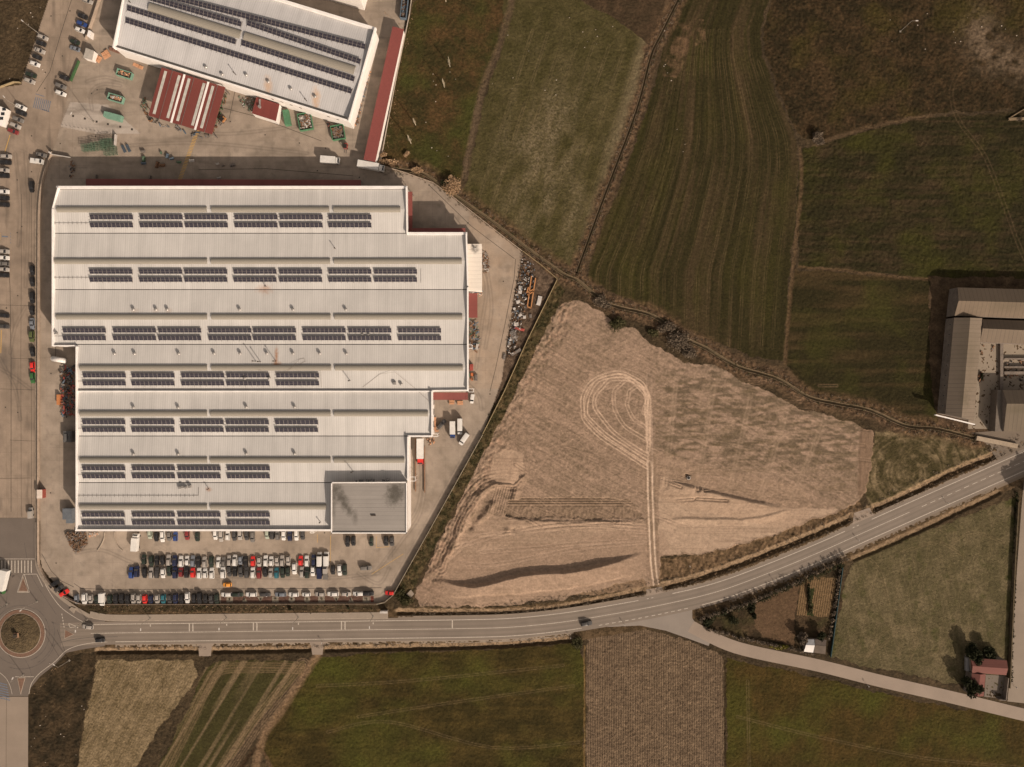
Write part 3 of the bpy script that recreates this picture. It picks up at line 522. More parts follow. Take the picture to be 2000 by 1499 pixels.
# painted lines
mk=MB()
def dash(line,off,wd,z,on,gap):
    pts=[p for p in line]; seg=[];acc=0; d=0; out=[]; on_=True; cur=[pts[0]]
    for i in range(1,len(pts)):
        a=np.array(pts[i-1],float);b=np.array(pts[i],float);L=np.hypot(*(b-a)); u=0
        while u<L:
            rem=(on if on_ else gap)-d; stp=min(rem,L-u); u+=stp; d+=stp; p=tuple(a+(b-a)*u/L)
            if on_: cur.append(p)
            if d>=(on if on_ else gap)-1e-6:
                if on_ and len(cur)>1: ribbon_mb(mk,cur,off+wd/2,off-wd/2,z)
                on_=not on_; d=0; cur=[p]
LZ=.012
def seg(a,b): return [p for p in ROAD if a<p[0]<b]
ribbon_mb(mk,seg(165,1262),17.8,16.6,LZ); ribbon_mb(mk,seg(1300,1668),17.8,16.6,LZ); ribbon_mb(mk,seg(1706,2160),17.8,16.6,LZ)
ribbon_mb(mk,seg(205,1150),-16.6,-17.8,LZ); ribbon_mb(mk,seg(1362,2160),-16.6,-17.8,LZ)
dash(seg(1150,1362),-17.2,1.2,LZ,7,6); dash(seg(1262,1300),17.2,1.2,LZ,4,5); dash(seg(1664,1708),17.2,1.2,LZ,4,5)
ribbon_mb(mk,seg(165,1790),.5,-.5,LZ); dash(seg(1790,2160),0,1.0,LZ,11,7)
for x0 in (370,377,495,502,667,674,883.5):
    y0=np.interp(x0,[400,740,900],[1234.5,1230,1228])
    ribbon_mb(mk,[(x0,y0-16.5),(x0,y0-1)],1.0,-1.0,LZ)
for x0,y0 in ((294,1222),(443,1220.5),(583,1218.5),(729,1217.5)): ribbon_mb(mk,[(x0,y0-2),(x0,y0+2)],1.0,-1.0,LZ)
ribbon_mb(mk,ARR(41,1237,47.6),.5,-.5,LZ)
ribbon_mb(mk,smooth([(78,1120),(96,1155),(118,1185),(145,1205),(166,1216),(185,1219.5)],5),.5,-.5,LZ)
ribbon_mb(mk,smooth([(210,1254),(180,1256),(150,1262),(128,1272),(108,1292),(78,1315),(62,1335),(57,1356)],5),.5,-.5,LZ)
ribbon_mb(mk,smooth([(0,1314),(12,1325),(20,1340),(24,1356)],5),.4,-.4,LZ)
dash([(121,1199),(126,1228)],0,1.4,LZ,3.4,2.6)
for a,b in (((134,1217.5),(137,1226)),((134,1217.5),(152,1224.5)),((137,1226),(152,1224.5)),((30,1322),(66,1322)),((46,1122),(72,1121.5)),((46,1122),(34,1157)),((48,1122),(58,1157)),((34,1157),(58,1157)),((72,1121.5),(84,1146)),((0,1092),(70,1092))): ribbon_mb(mk,[a,b],.5,-.5,LZ)
ribbon_mb(mk,[(150,1222.6),(152.5,1227)],1.2,-1.2,LZ)
for q in range(10): ribbon_mb(mk,[(4+q*6.4,1095),(4+q*6.4,1119)],.9,-.9,LZ+.004)
o=mk.build('road_marking',WHITE); tag(o,kind='structure')
mk=MB()
for q in range(9):
    a=np.array((70.5+q*3.6,190+q*1.0)); ribbon_mb(mk,[tuple(a),tuple(a+np.array((-5,21)))],.8,-.8,.012)
ribbon_mb(mk,[(70,184),(87,189)],.7,-.7,.012); ribbon_mb(mk,[(82,214),(97,219)],.7,-.7,.012); ribbon_mb(mk,[(4,462),(16,463)],1.2,-1.2,.012); dash([(21,455),(21,480)],0,.8,.012,3,3)
for q in range(7): ribbon_mb(mk,[(-14,1330+q*5),(14+q,1338+q*5)],.9,-.9,.014)
tag(mk.build('road_marking',BLUEP),kind='structure')
mk=MB()                                  # yellow
for a,b in (((20,264),(10,297)),((3,645),(2,690)),((0,455),(0,470))): ribbon_mb(mk,[a,b],.7,-.7,.012)
for q in range(34):
    t=q/33; a=np.array((386-t*34,256+t*94)); ribbon_mb(mk,[tuple(a-np.array((4,.6))),tuple(a+np.array((4,.6)))],.6,-.6,.012)
for a,b in (((646,1046),(645,1100)),((726,1122),(788,1082)),((735,1048),(735,1070)),((760,1068),(735,1070)),((620,1044),(620,1060))): ribbon_mb(mk,[a,b],.35,-.35,.012)
tag(mk.build('yard_marking',YEL),kind='structure')
# yard gutters, drains and manholes
DARK=M('drain_iron',C(62,52,44),.7)
mk=MB()
for ln in ([(838,362),(920,442),(1005,506)],[(1007,506),(1004,545),(985,640),(968,720),(957,765)],[(438,212),(500,228),(628,276)],[(462,165),(448,232)],[(388,332),(520,330),(690,344)],[(145,1140),(160,1150),(230,1152),(350,1151),(560,1150),(745,1148)],[(82,1082),(100,1115),(120,1135),(145,1147)],[(15,500),(20,560),(22,700),(22,1000)],[(140,0),(118,70),(98,140),(72,180)],[(108,500),(109,700)]): ribbon_mb(mk,ln,.45,-.45,.012)
for x0,y0 in ((838,362),(957,770),(983,550),(914,436),(100,730),(99,963),(110,1100),(34,352),(34,455),(43,443),(35,578),(13,602),(35,806),(11,796),(89,142),(100,32),(137,22),(88,173),(122,110),(62,266),(139,149),(62,336),(118,281),(190,176),(179,183),(187,267),(450,238),(518,264),(585,280),(620,334),(702,347),(636,290),(634,1041),(270,1041)): ribbon_mb(mk,[(x0-1.2,y0),(x0+1.2,y0)],1.2,-1.2,.016)
for x0,y0 in ((143,227),(166,232),(189,238),(211,243),(235,248),(258,253)): ribbon_mb(mk,[(x0-2,y0),(x0+2,y0+.4)],2,-2,.016)
tag(mk.build('yard_drain',DARK),kind='structure')
mk=MB()                                  # rubber arcs and a patch
for r,a0,a1 in ((56,-60,70),(62,100,250),(66,-20,60),(54,180,300),(70,20,110)): ribbon_mb(mk,ARR(41,1237,r,a0,a1),.7,-.7,.006)
for ln in ([(100,1262),(130,1252),(170,1246),(230,1244)],[(100,1215),(130,1224),(170,1228)],[(50,1290),(60,1310),(64,1340)],[(20,1080),(16,1150),(10,1190)],[(48,1060),(60,1120),(90,1170),(110,1200)]): ribbon_mb(mk,smooth(ln,4),.6,-.6,.006)
tag(mk.build('tyre_mark',M('tyre_rubber_trace',C(98,86,76),.8,var=.4,scale=.6)),kind='structure')
mk=MB(); ribbon_mb(mk,[p for p in ROAD if 768<p[0]<806],16,1,.006); ribbon_mb(mk,[p for p in ROAD if 1420<p[0]<1450],-1.5,-15,.006); tag(mk.build('road_patch',asphalt('patch_asphalt',C(112,98,86))),kind='structure')
mk=MB()
for ln in ([(42,380),(42,520),(41,700),(42,1010)],[(62,372),(61,600),(62,1012)],[(0,596),(70,598)],[(0,760),(72,762)],[(20,860),(70,862)],[(0,935),(60,934)],[(22,700),(70,702)],[(120,1290),(90,1240)],[(112,1230),(128,1275)]): ribbon_mb(mk,ln,.3,-.3,.01)
for ln in ([(13,1362),(12.5,1430),(12,1600)],[(-8,1362),(-8,1600)]): ribbon_mb(mk,ln,.3,-.3,.01)
tag(mk.build('slab_joint',DARK),kind='structure')
# roundabout island and splitter islands
t=thing('roundabout_island','round grassy island in a red paved ring at the centre of the roundabout','traffic island',W(41,1237))
def local(mb,root):
    mb.v=[(v[0]-root.location.x,v[1]-root.location.y,v[2]-root.location.z) for v in mb.v]; return mb
mb=MB(); pts=[W(*p) for p in ARR(41,1237,46.3)[:-1]]; mb.prism([(p.x,p.y) for p in pts],-.1,.16); local(mb,t).build('paved_ring',TILE,t)
mb=MB(); pts=[W(*p) for p in ARR(41,1237,39.5)[:-1]]; mb.prism([(p.x,p.y) for p in pts],0,.22); local(mb,t).build('inner_kerb',STONE,t)
mb=MB(); vs=[];fs=[]; nr,na=26,72
for i in range(nr+1):
    for j in range(na):
        r=38.6*i/nr; p=W(41+r*math.cos(j*2*math.pi/na),1237+r*math.sin(j*2*math.pi/na)); vs.append((p.x,p.y,.25+.9*(1-(i/nr)**2)+(random.random()-.5)*.22*(i<nr)))
for i in range(nr):
    for j in range(na): fs.append((i*na+j,(i+1)*na+j,(i+1)*na+(j+1)%na,i*na+(j+1)%na))
mb.add(vs,fs); local(mb,t).build('grass_mound',M('rough_turf',C(84,68,46),.95,var=.5,scale=.5,fine=1.5),t)
t=thing('stone_monument','small stone block with a dark top on the roundabout grass','monument',W(36,1239)); mb=MB(); mb.box(-.9,-.9,.8,.9,.9,1.5,0); mb.box(-.6,-.6,1.5,.6,.6,2.6,1); mb.build('plinth',[M('plinth_stone',C(160,120,92),.8),M('dark_bronze',(.05,.04,.03),.5)],t)
for q,(poly,lab) in enumerate((([(46,1126),(56,1156),(36,1156)],'triangular paved island north of the roundabout'),([(127,1229),(146,1239),(126,1248)],'triangular paved island where the main road meets the roundabout'),([(34,1323),(50,1323),(41,1357)],'triangular paved island south of the roundabout'))):
    t=thing('splitter_island',lab,'traffic island',W(*poly[0]),group='paved islands at the roundabout'); mb=MB(); pts=[W(*p) for p in poly]; mb.prism([(p.x,p.y) for p in pts],-.05,.1); local(mb,t).build('kerb',STONE,t)
    c=np.mean(poly,0); mb=MB(); pts=[W(*(np.array(p)*.84+c*.16)) for p in poly]; mb.prism([(p.x,p.y) for p in pts],.05,.13); local(mb,t).build('paving',TILE,t)
# irrigation channels with concrete rims
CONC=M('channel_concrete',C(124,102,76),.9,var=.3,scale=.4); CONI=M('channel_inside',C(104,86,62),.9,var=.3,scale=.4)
def channel(line,hw,label,rim=.75):
    t=thing('irrigation_channel',label,'channel',W(*line[0])); mb=MB()
    for s in (1,-1):
        a,b=offset(line,s*hw),offset(line,s*(hw+rim)); pa=[W(*p) for p in a]; pb=[W(*p) for p in b]
        for i in range(len(a)-1):
            vs=[pa[i],pa[i+1],pb[i+1],pb[i]]; vs=[(v.x,v.y,-1.3) for v in vs]+[(v.x,v.y,.12) for v in vs]
            mb.add(vs,[(4,5,6,7),(0,1,5,4),(2,3,7,6)] if s<0 else [(7,6,5,4),(4,5,1,0),(6,7,3,2)])
    local(mb,t).build('rim',CONC,t)
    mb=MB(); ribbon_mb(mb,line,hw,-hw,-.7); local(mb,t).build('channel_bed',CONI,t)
channel(CH1,2.0,'narrow concrete ditch running north between the pale field and the striped field')
i0=[i for i,p in enumerate(CH2) if p[0]>1085][0]
channel(CH2[:i0+1],2.8,'straight concrete ditch along the north east edge of the factory yard',.7)
channel(CH2[i0:],2.8,'winding concrete ditch between the bare dirt lot and the green fields')
# boundary walls
def wallmesh(mb,line,hw,h,z0=-.2,m=0):
    A=[W(*p) for p in offset(line,hw)]; B=[W(*p) for p in offset(line,-hw)]
    for i in range(len(A)-1):
        vs=[A[i],A[i+1],B[i+1],B[i]]; mb.add([(v.x,v.y,z0) for v in vs]+[(v.x,v.y,h) for v in vs],[(7,6,5,4),(4,5,1,0),(6,7,3,2),(0,3,7,4),(5,6,2,1)],m)
def wall(line,hw,h,mat,name,label,cat='wall',rail=0):
    t=thing(name,label,cat,W(*line[0])); mb=MB(); wallmesh(mb,line,hw,h); local(mb,t).build('wall_base',mat,t)
    if rail:
        mb=MB(); P=[W(*p) for p in line]
        for a,b in zip(P[:-1],P[1:]):
            L=(b-a).length; n=max(1,int(L/3))
            for z in (h+.15,h+rail-.1): mb.bar((a.x,a.y,z),(b.x,b.y,z),.04,.04)
            for i in range(n+1): p=a+(b-a)*i/n; mb.bar((p.x-.03,p.y,h),(p.x+.03,p.y,h),.06,rail)
        local(mb,t).build('railing',M('rail_metal',C(110,98,86),.5,.3),t)
    return t
WALLC=M('wall_concrete',C(168,144,122),.85,var=.2); YW=M('wall_ochre',C(154,130,94),.85,var=.25)
wall(smooth([(104,298),(90,336),(82,372),(78.5,410),(77.5,460),(77,700),(76.5,1000),(76.5,1086),(80,1108),(92,1130),(112,1152),(138,1170),(160,1178.5)],3),.8,1.2,WALLC,'street_wall','long low concrete wall between the street and the factory yard','wall',.9)
wall([(160,1179.5),(420,1179.5),(736,1179)],.6,.9,M('wall_brown',C(120,98,78),.85),'south_wall','low brown wall behind the front row of parked cars','wall',.9)
wall([(736,1179),(752,1175.5),(768,1162),(858,1002),(943,849)],.7,1.3,M('wall_grey',C(150,132,108),.85),'yard_wall','yard wall running diagonally beside the bare dirt lot','wall',.8)
wall([(943,848),(985,765),(1030,665),(1062,600),(1088,547)],.7,.9,YW,'yard_wall','ochre topped wall east of the scrap strip')
wall([(1088,545),(1058,519),(1021,491)],.5,.5,YW,'yard_wall','short ochre wall on the north side of the scrap strip')
wall([(1020,491),(962,446),(874,377),(845,357),(792,338),(745,324)],.5,.45,M('edge_kerb',C(176,152,128),.85),'yard_kerb_wall','pale low kerb wall along the north east edge of the factory yard')
wall([(197,0),(186,34),(170,80)],.7,1.6,WALLC,'side_wall','pale wall beside the street left of the northern warehouse')
wall([(743,322),(756,250),(775,150),(800,30),(812,-60)],.5,1.0,M('wall_shed',C(170,150,130),.85),'meadow_wall','wall between the long red roofed shed and the meadow')
wall([(1985,980),(1978,1100),(1968,1342)],.9,1.6,M('wall_mossy',C(92,76,54),.9,var=.4),'pasture_wall','mossy wall between the pasture and the concrete path at the right edge')
wall([(0,173),(30,162),(42,163)],.8,1.2,YW,'scrub_wall','short ochre wall below the scrub at the upper left corner')
wall([(1644,1108),(1632,1200),(1621,1282)],.5,1.2,M('wall_green',C(40,66,66),.7),'garden_fence','dark green fence on the east side of the triangular garden','fence')
# ---------------------------------------------------------------- buildings
def roofmat(name,rgb,vx,vy,period=.84,depth=.2,spots=(),spotcol=(.30,.13,.05),grey=None,rough=.55,fine=1.2):
    m,nt,p=newmat(name); b=NB(nt); P=b.pos(); s=b.sep(P)
    u=b.math('ADD',b.math('MULTIPLY',s[0],vx),b.math('MULTIPLY',s[1],vy)); v=b.math('ADD',b.math('MULTIPLY',s[0],-vy),b.math('MULTIPLY',s[1],vx))
    ln=b.line(u,period,.13); ln2=b.line(u,period*6,.16); ph=b.ramp(b.noise(b.comb(b.math('MULTIPLY',u,.35),b.math('MULTIPLY',v,.03)),1,3,.7),.3,.7,.90,1.05)
    cell=b.n('ShaderNodeTexWhiteNoise',noise_dimensions='1D'); nt.links.new(b.math('FLOOR',b.math('DIVIDE',u,period*5)),cell.inputs['W']); ph=b.math('MULTIPLY',ph,b.ramp(cell.outputs['Value'],0,1,.965,1.02))
    f=b.math('MULTIPLY',b.math('SUBTRACT',1,b.math('MULTIPLY',ln,depth)),b.math('SUBTRACT',1,b.math('MULTIPLY',ln2,depth*.6))); f=b.math('MULTIPLY',f,ph)
    f=b.math('MULTIPLY',f,b.ramp(b.noise(P,fine*2,4,.7),.3,.7,.95,1.04)); f=b.math('MULTIPLY',f,b.ramp(b.noise(P,.08,4,.6),.35,.65,.94,1.04))
    x=b.n('ShaderNodeVectorMath',operation='SCALE'); x.inputs[0].default_value=rgb; nt.links.new(f,x.inputs['Scale']); col=x.outputs[0]
    for (px,py,z,rx,ry,a) in spots:
        w_=W(px,py,z); dx=b.math('DIVIDE',b.math('SUBTRACT',s[0],w_.x),rx); dy=b.math('DIVIDE',b.math('SUBTRACT',s[1],w_.y),ry)
        d=b.math('SQRT',b.math('ADD',b.math('MULTIPLY',dx,dx),b.math('MULTIPLY',dy,dy))); k=b.ramp(b.math('ADD',d,b.math('MULTIPLY',b.math('SUBTRACT',b.noise(P,.9,4),.5),1.3)),.1,1.0,a,0)
        col=b.mix(k,col,grey or spotcol)
    nt.links.new(col,p.inputs['Base Color']); p.inputs['Roughness'].default_value=rough; p.inputs['Specular IOR Level'].default_value=.3; return m
ROOF=roofmat('white_sheet_roof',C(199,187,174),1,0,spots=[(517,566,9.8,4,2.4,.5),(540,698,10.2,1.0,5,.8),(541,712,10.8,2.5,1.4,.7),(408,956,9.8,1.6,1.2,.6),(330,607,10.5,2,1.2,.2),(304,607,10.5,2,1.2,.2),(264,607,10.5,2,1.2,.2)])
WALLW=M('white_render',C(228,212,196,.95),.8,var=.1); CAP=M('white_coping',C(232,218,204),.6,var=.12,scale=.3); GUT=M('gutter_dark',C(70,58,48),.7); SKYL=M('skylight_sheet',C(140,128,112),.5,var=.1,scale=2,fine=3)
PANEL=M('solar_cell',(.028,.026,.036),.22,0,var=.25,scale=1.2,spec=.5); FRAME=M('alloy_frame',C(160,144,130),.4,.2,var=.1); STEEL=M('galvanised_rail',C(120,108,98),.5,.3); REDR=roofmat('red_sheet_roof',C(126,66,57),0,1,.5,.10,rough=.6)
GLASSD=M('window_glass',(.02,.025,.03),.1,spec=.6); DOORG=M('door_grey',C(130,120,110),.6)
def empty_at(name,label,cat,px,py,group=None): return thing(name,label,cat,W(px,py),group=group)
VAL=[370,456,566,673,763,852,943,1033]; RDG=[409.5,510.5,619,718.5,808,898.7,990]
ZV,ZR=9.75,10.7
def zmain(x,y):
    for i in range(7):
        a,b=VAL[i],VAL[i+1]
        if a<=y<=b: return ZV+(ZR-ZV)*((y-a)/(RDG[i]-a) if y<RDG[i] else (b-y)/(b-RDG[i]))
    return ZV
BX=[((112,101),793),((101,101),910),((101,101),913),((148,148),913),((148,148),843),((148,148),796),((148,148),646)]
factory=thing('warehouse','huge white warehouse with seven ridged roof bays and rows of solar panels','building',W(500,700))
def F(mb,name,mats,parent=None,smooth=False,root=factory):
    r=root
    return local(mb,r).build(name,mats,parent or r,smooth) if (parent is None or parent is root) else sub(mb,name,mats,parent,root)
def sub(mb,name,mats,parent,root):       # sub-part: parent sits at the root's origin
    return local(mb,root).build(name,mats,parent)
OUT=[(113,364),(793,364),(794,455),(910,455),(913,560),(913,763),(843,763),(843,851),(796,851),(796,1036),(148,1036),(148,676),(101.5,676),(101.5,408)]
mb=MB(); pts=[W(p[0],p[1],10.5) for p in OUT]; mb.prism([(p.x,p.y) for p in pts],-.2,9.35); fw=F(mb,'wall',WALLW)
for i in range(7):
    y0,yr,y1=VAL[i],RDG[i],VAL[i+1]; (xa,xb),x1=BX[i]; g=.75
    mb=MB(); A=W(xa,y0+g,ZV);B=W(x1,y0+g,ZV);Cc=W(x1,yr,ZR);D=W(xb,yr,ZR);E=W(x1,y1-g,ZV);G=W(xb,y1-g,ZV)
    mb.add([A,B,Cc,D,E,G],[(0,3,2,1),(3,5,4,2)])
    mb.add([(A.x,A.y,9.36),A,(B.x,B.y,9.36),B],[(0,1,3,2)]); mb.add([(E.x,E.y,9.36),E,(G.x,G.y,9.36),G],[(0,1,3,2)])
    rf=F(mb,'roof',ROOF)
    segs={0:[(112,404),(414,643),(652,782)],1:[(108,405),(413,645),(653,902)],2:[(111,405),(414,646),(654,903)],3:[(157,405),(414,647),(655,904)],4:[(157,405),(412,646),(653,836)],5:[(157,405),(412,646),(653,790)],6:[(157,405),(412,637)]}[i]
    for a,b in segs:                     # barrel skylights on the ridge
        mb=MB(); n=8; vs=[]; hw=1.12
        for e in (a,b):
            p=W(e,yr,ZR)
            for j in range(n+1): t=math.pi*j/n; vs.append((p.x,p.y+hw*math.cos(t),ZR-.12+.82*math.sin(t)))
        mb.add(vs,[(j,j+1,n+2+j,n+1+j) for j in range(n)]+[tuple(range(n,-1,-1)),tuple(range(n+1,2*n+2))]); F(mb,'ridge_skylight',SKYL)
    if i: 
        mb=MB(); a,b=W(xa,y0,9.4),W(max(x1,BX[i-1][1]),y0,9.4); mb.box(a.x,a.y-.16,9.36,b.x,b.y+.16,9.42); F(mb,'valley_gutter',GUT)
# parapets
def par(pts,wd,top,z0=9.3,root=factory,m=CAP,name='parapet'):
    mb=MB(); 
    for a,b in zip(pts[:-1],pts[1:]):
        pa,pb=W(a[0],a[1],top),W(b[0],b[1],top); d=(pb-pa).normalized()*wd*.5; pa=pa-d; pb=pb+d
        mb.bar((pa.x,pa.y,z0),(pb.x,pb.y,z0),wd,top-z0)
    F(mb,name,m,root=root)
par([(112.5,366),(793,366)],.9,10.45); par([(113,367),(102.2,408)],.3,11.0); par([(102.2,409),(102.2,676)],.35,11.25); par([(102.5,675.5),(148,675.5)],.35,10.6)
par([(148.8,678),(148.8,1035)],.35,11.25); par([(149,1036),(647,1036)],.7,10.9)
par([(793.6,367),(795,454)],.5,11.35); par([(797,456.3),(910,456.3)],.9,10.5); par([(910.6,458),(913.4,560),(913.4,761)],.5,11.4); par([(149,764.6),(843,764.6)],.45,10.5); par([(843,764),(913,763)],.6,10.6); par([(843.6,766),(843.6,850)],.5,11.35); par([(797,852.4),(843,852.4)],.6,10.6); par([(796.6,855),(796.6,938)],.5,11.35)
# solar arrays
def array(pa,pb,sl,zf,root,raise_=.72,cols=10,tiltdir=None,zb=None):
    """pa,pb: south edge of the strip in px (west to east)"""
    a=W(pa[0],pa[1],zf(*pa)+.15); b=W(pb[0],pb[1],zf(*pb)+.15); d=(b-a); L=d.length; d.normalize(); n=Vector((-d.y,d.x,0)).normalized()
    e=n*sl+Vector((0,0,raise_)); nrm=d.cross(e).normalized(); mp=MB(); mf=MB()
    def quad(mb,u0,u1,v0,v1,t0,t1):
        vs=[a+d*u+e*v+nrm*t for t in (t0,t1) for u,v in ((u0,v0),(u1,v0),(u1,v1),(u0,v1))]
        mb.add(vs,[(3,2,1,0),(4,5,6,7),(0,1,5,4),(1,2,6,5),(2,3,7,6),(3,0,4,7)])
    quad(mf,0,L,0,1,0,.03); pw=L/cols
    for i in range(cols):
        for j in range(2): quad(mp,i*pw+.06,(i+1)*pw-.06,j*.5+.015,(j+1)*.5-.015,.035,.06)
    return mp,mf
def strips(root,parent_name,rows,width,xs_,zf,sl=1.75,rail=None):
    pass
BL=[((429,444.7),[177,274,362,459,547,642]),((535.3,551),[176,273,361,457,546,642,731]),((650,665),[124,222,310,408,495,592,681,778]),((737.7,753.3),[163,258,355,443,540]),((829,844),[162,258,354,442,538]),((919,934.6),[162,259,348,444]),((1009.6,1025.3),[161,259,348,444])]
for i,(sy,xs_) in enumerate(BL):
    for x0 in xs_:
        for n_,y in enumerate(sy):
            p,f=array((x0,y),(x0+84,y),1.62,zmain,factory); m3=MB()
            for q in range(8):
                xx=x0+2+q*11.6; a_=W(xx,y-9,zmain(xx,y-9)+.05); b_=W(xx,y+2.4,zmain(xx,y+2.4)+.05); m3.bar(a_,b_,.07,.06)
            if n_==0:
                for yy in (y+1.2,y-5): a_=W(x0-4,yy,zmain(x0,yy)+.07); b_=W(x0,yy,zmain(x0,yy)+.07); m3.bar(a_,b_,.07,.06)
            o=F(f,'solar_array',FRAME); F(p,'cells',PANEL,o); F(m3,'mounting_rail',STEEL,o)
for pts in ([(103,436),(174,436)],[(103,542.3),(174,542.3)],[(104,657),(122,657)],[(151,745),(161,745)],[(152,837),(160,837)],[(152,927),(160,927)],[(150,968),(388,968),(388,952)],[(822,525),(822,553)]):
    mb=MB()
    for a,b in zip(pts[:-1],pts[1:]):
        pa=W(a[0],a[1],zmain(*a)+.06);pb=W(b[0],b[1],zmain(*b)+.06); mb.bar(pa,pb,.08,.06)
        if abs(b[0]-a[0])>20:
            for q in range(int((b[0]-a[0])/8.6)): x=a[0]+5+q*8.6; mb.bar(W(x,a[1]-3,zmain(x,a[1]-3)+.05),W(x,a[1]+3,zmain(x,a[1]+3)+.05),.07,.06)
    F(mb,'cable_tray',STEEL)
# roof vents, pipes and small units
VENTM=M('vent_metal',C(170,158,146),.35,.5,var=.15); PIPED=M('flue_dark',C(84,72,62),.5,.4)
def vent(x,y,zf,root):
    z=zf(x,y); p=W(x,y,z); mb=MB(); mb.tube((p.x,p.y,z-.1),(p.x,p.y,z+.55),.42,.42,10); mb.tube((p.x,p.y,z+.55),(p.x,p.y,z+.7),.62,.62,12); mb.sphere((p.x,p.y,z+.7),.62,.62,.4,12,4,half=True); F(mb,'roof_vent',VENTM,root=root,smooth=False)
for x,y in ((262,605),(306,605),(328,605),(469,605),(573,605),(676,605),(225,691),(264,691),(350,691),(419,690.5),(470,690.5),(522,690.5),(573,690.5),(625,690.5),(677,691),(479,739),(527,739),(784,750.5),(262,796),(349,796),(482,795),(576,795),(262,887),(349,887),(482,886),(576,886)): vent(x,y,zmain,factory)
def flue(x,y,h,zf,root,r=.14):
    z=zf(x,y); p=W(x,y,z); mb=MB(); mb.tube((p.x,p.y,z-.1),(p.x,p.y,z+h),r,r,8); mb.tube((p.x,p.y,z+h),(p.x,p.y,z+h+.25),r*2.1,r*1.2,8); F(mb,'flue_pipe',PIPED,root=root)
for x,y,h in ((500,706,4.2),(509,707,3.4),(539,706,3.6),(655,486,1.8),(520,560,1.8),(684,744,3.0),(408,955,1.6),(626,1020,1.6),(690,921,4.0)): flue(x,y,h,zmain,factory)
for x,y,w_,h in ((771,749,1.1,1.0),(352,952,1.0,.8),(358,951,.8,1.2),(364,952,.8,.9),(372,950,1.0,1.2),(112,652,.7,1.5),(708,654,.8,.4),(720,654,.8,.4),(618,738,.7,.4)):
    z=zmain(x,y); p=W(x,y,z); mb=MB(); mb.box(p.x-w_/2,p.y-w_/2,z-.1,p.x+w_/2,p.y+w_/2,z+h); mb.box(p.x-w_*.4,p.y-w_*.4,z+h,p.x+w_*.4,p.y+w_*.4,z+h+.12); F(mb,'roof_unit',VENTM)
mb=MB()
for ln in ([(505,724),(520,727),(560,727),(572,716),(585,702),(594,700),(596,706),(586,712),(578,716)],[(708,757),(742,731),(771,727),(812,760),(838,784)],[(627,725),(628,757)],[(150,760),(640,760),(842,761)]):
    for a,b in zip(ln[:-1],ln[1:]): mb.bar(W(a[0],a[1],min(zmain(*a),11)+.8*(a[1]<728 and a[1]>712)+.05),W(b[0],b[1],zmain(*b)+.8*(b[1]<728 and b[1]>712)+.05),.06,.05)
F(mb,'roof_cable',M('cable_brown',C(120,98,80),.7))
# flat roofed block at the south east corner of the warehouse
ZB=13.2
BLM=roofmat('grey_flat_roof',C(146,134,122),0,1,1.55,.25,spots=[(774,958,ZB,4.5,5,1),(768,972,ZB,4,4.5,1),(656,956,ZB,3.5,4,.9),(664,972,ZB,3.5,3,.9),(673,985,ZB,2.2,3.5,.9),(682,998,ZB,1.8,3,.8),(693,1010,ZB,1.5,3.5,.6),(651,990,ZB,1.2,8,.6)],grey=C(84,76,66))
mb=MB(); P=[W(x,y,ZB) for x,y in ((647,943),(794,942),(794,1042),(647,1042))]; mb.prism([(p.x,p.y) for p in P],-.2,ZB-.5,0,0); F(mb,'block_wall',M('block_render',C(200,180,160),.8))
mb=MB(); P=[W(x,y,ZB-.4) for x,y in ((649,945),(792.5,944),(792.5,1040),(649,1040))]; mb.add([(p.x,p.y,ZB-.4) for p in P],[(3,2,1,0)]); F(mb,'block_roof',BLM)
par([(647.5,943.3),(794,942.6),(794,1041.5),(647.5,1041.5),(647.5,943.3)],.38,ZB+.05,ZB-.6,name='block_parapet')
for x,y,w_ in ((705,940,1.6),(718,939,1.2),(727,939,1.6),(749,940,1.0),(757,938,1.2),(696,941.5,.6)):
    mb=MB(); p=W(x,y,12.5); mb.box(p.x-w_/2,p.y-.5,11.6,p.x+w_/2,p.y+.5,12.6); mb.box(p.x-w_*.3,p.y-.3,12.6,p.x+w_*.3,p.y+.3,12.75); F(mb,'air_conditioner',M('unit_dark',C(96,90,84),.5))
mb=MB(); p=W(729,1007,ZB); mb.box(p.x-.9,p.y-.25,ZB-.4,p.x+.9,p.y+.25,ZB-.05); F(mb,'roof_hatch',PIPED)
# windows and loading doors in the walls that can be seen from the side
def opening(x0,y0,x1,y1,z0,z1,name,mat,root=factory,zt=10.5,out=.06):
    a,b=W(x0,y0,zt),W(x1,y1,zt); d=(b-a); d.z=0; d.normalize(); n=Vector((-d.y,d.x,0)); mb=MB(); a=Vector((a.x,a.y,0)); b=Vector((b.x,b.y,0))
    for t0,t1,m in ((0,out,0),(out,out+.03,1)):
        g=0 if m==0 else .12; vs=[]
        for t in (t0,t1): vs+=[a+d*g-n*t+Vector((0,0,z0+g)),b-d*g-n*t+Vector((0,0,z0+g)),b-d*g-n*t+Vector((0,0,z1-g)),a+d*g-n*t+Vector((0,0,z1-g))]
        mb.add(vs,[(3,2,1,0),(4,5,6,7),(0,1,5,4),(1,2,6,5),(2,3,7,6),(3,0,4,7)],m)
    F(mb,name,[FRAME,mat],root=root)
for y in (600,650,700,740): opening(913,y+14,913,y,.05,4.5,'loading_door',DOORG)
for y in (480,520): opening(913,y+10,913,y,5,6.2,'window',GLASSD)
for y in (780,800,825): opening(843,y+12,843,y,.05,4.4,'loading_door',DOORG)
for q in range(9): x=190+q*50; opening(x,1036,x+26,1036,5.2,6.6,'window',GLASSD)
for q in range(5): x=656+q*27; opening(x,1042,x+20,1042,8.2,10.2,'window',GLASSD,zt=ZB,out=.08)
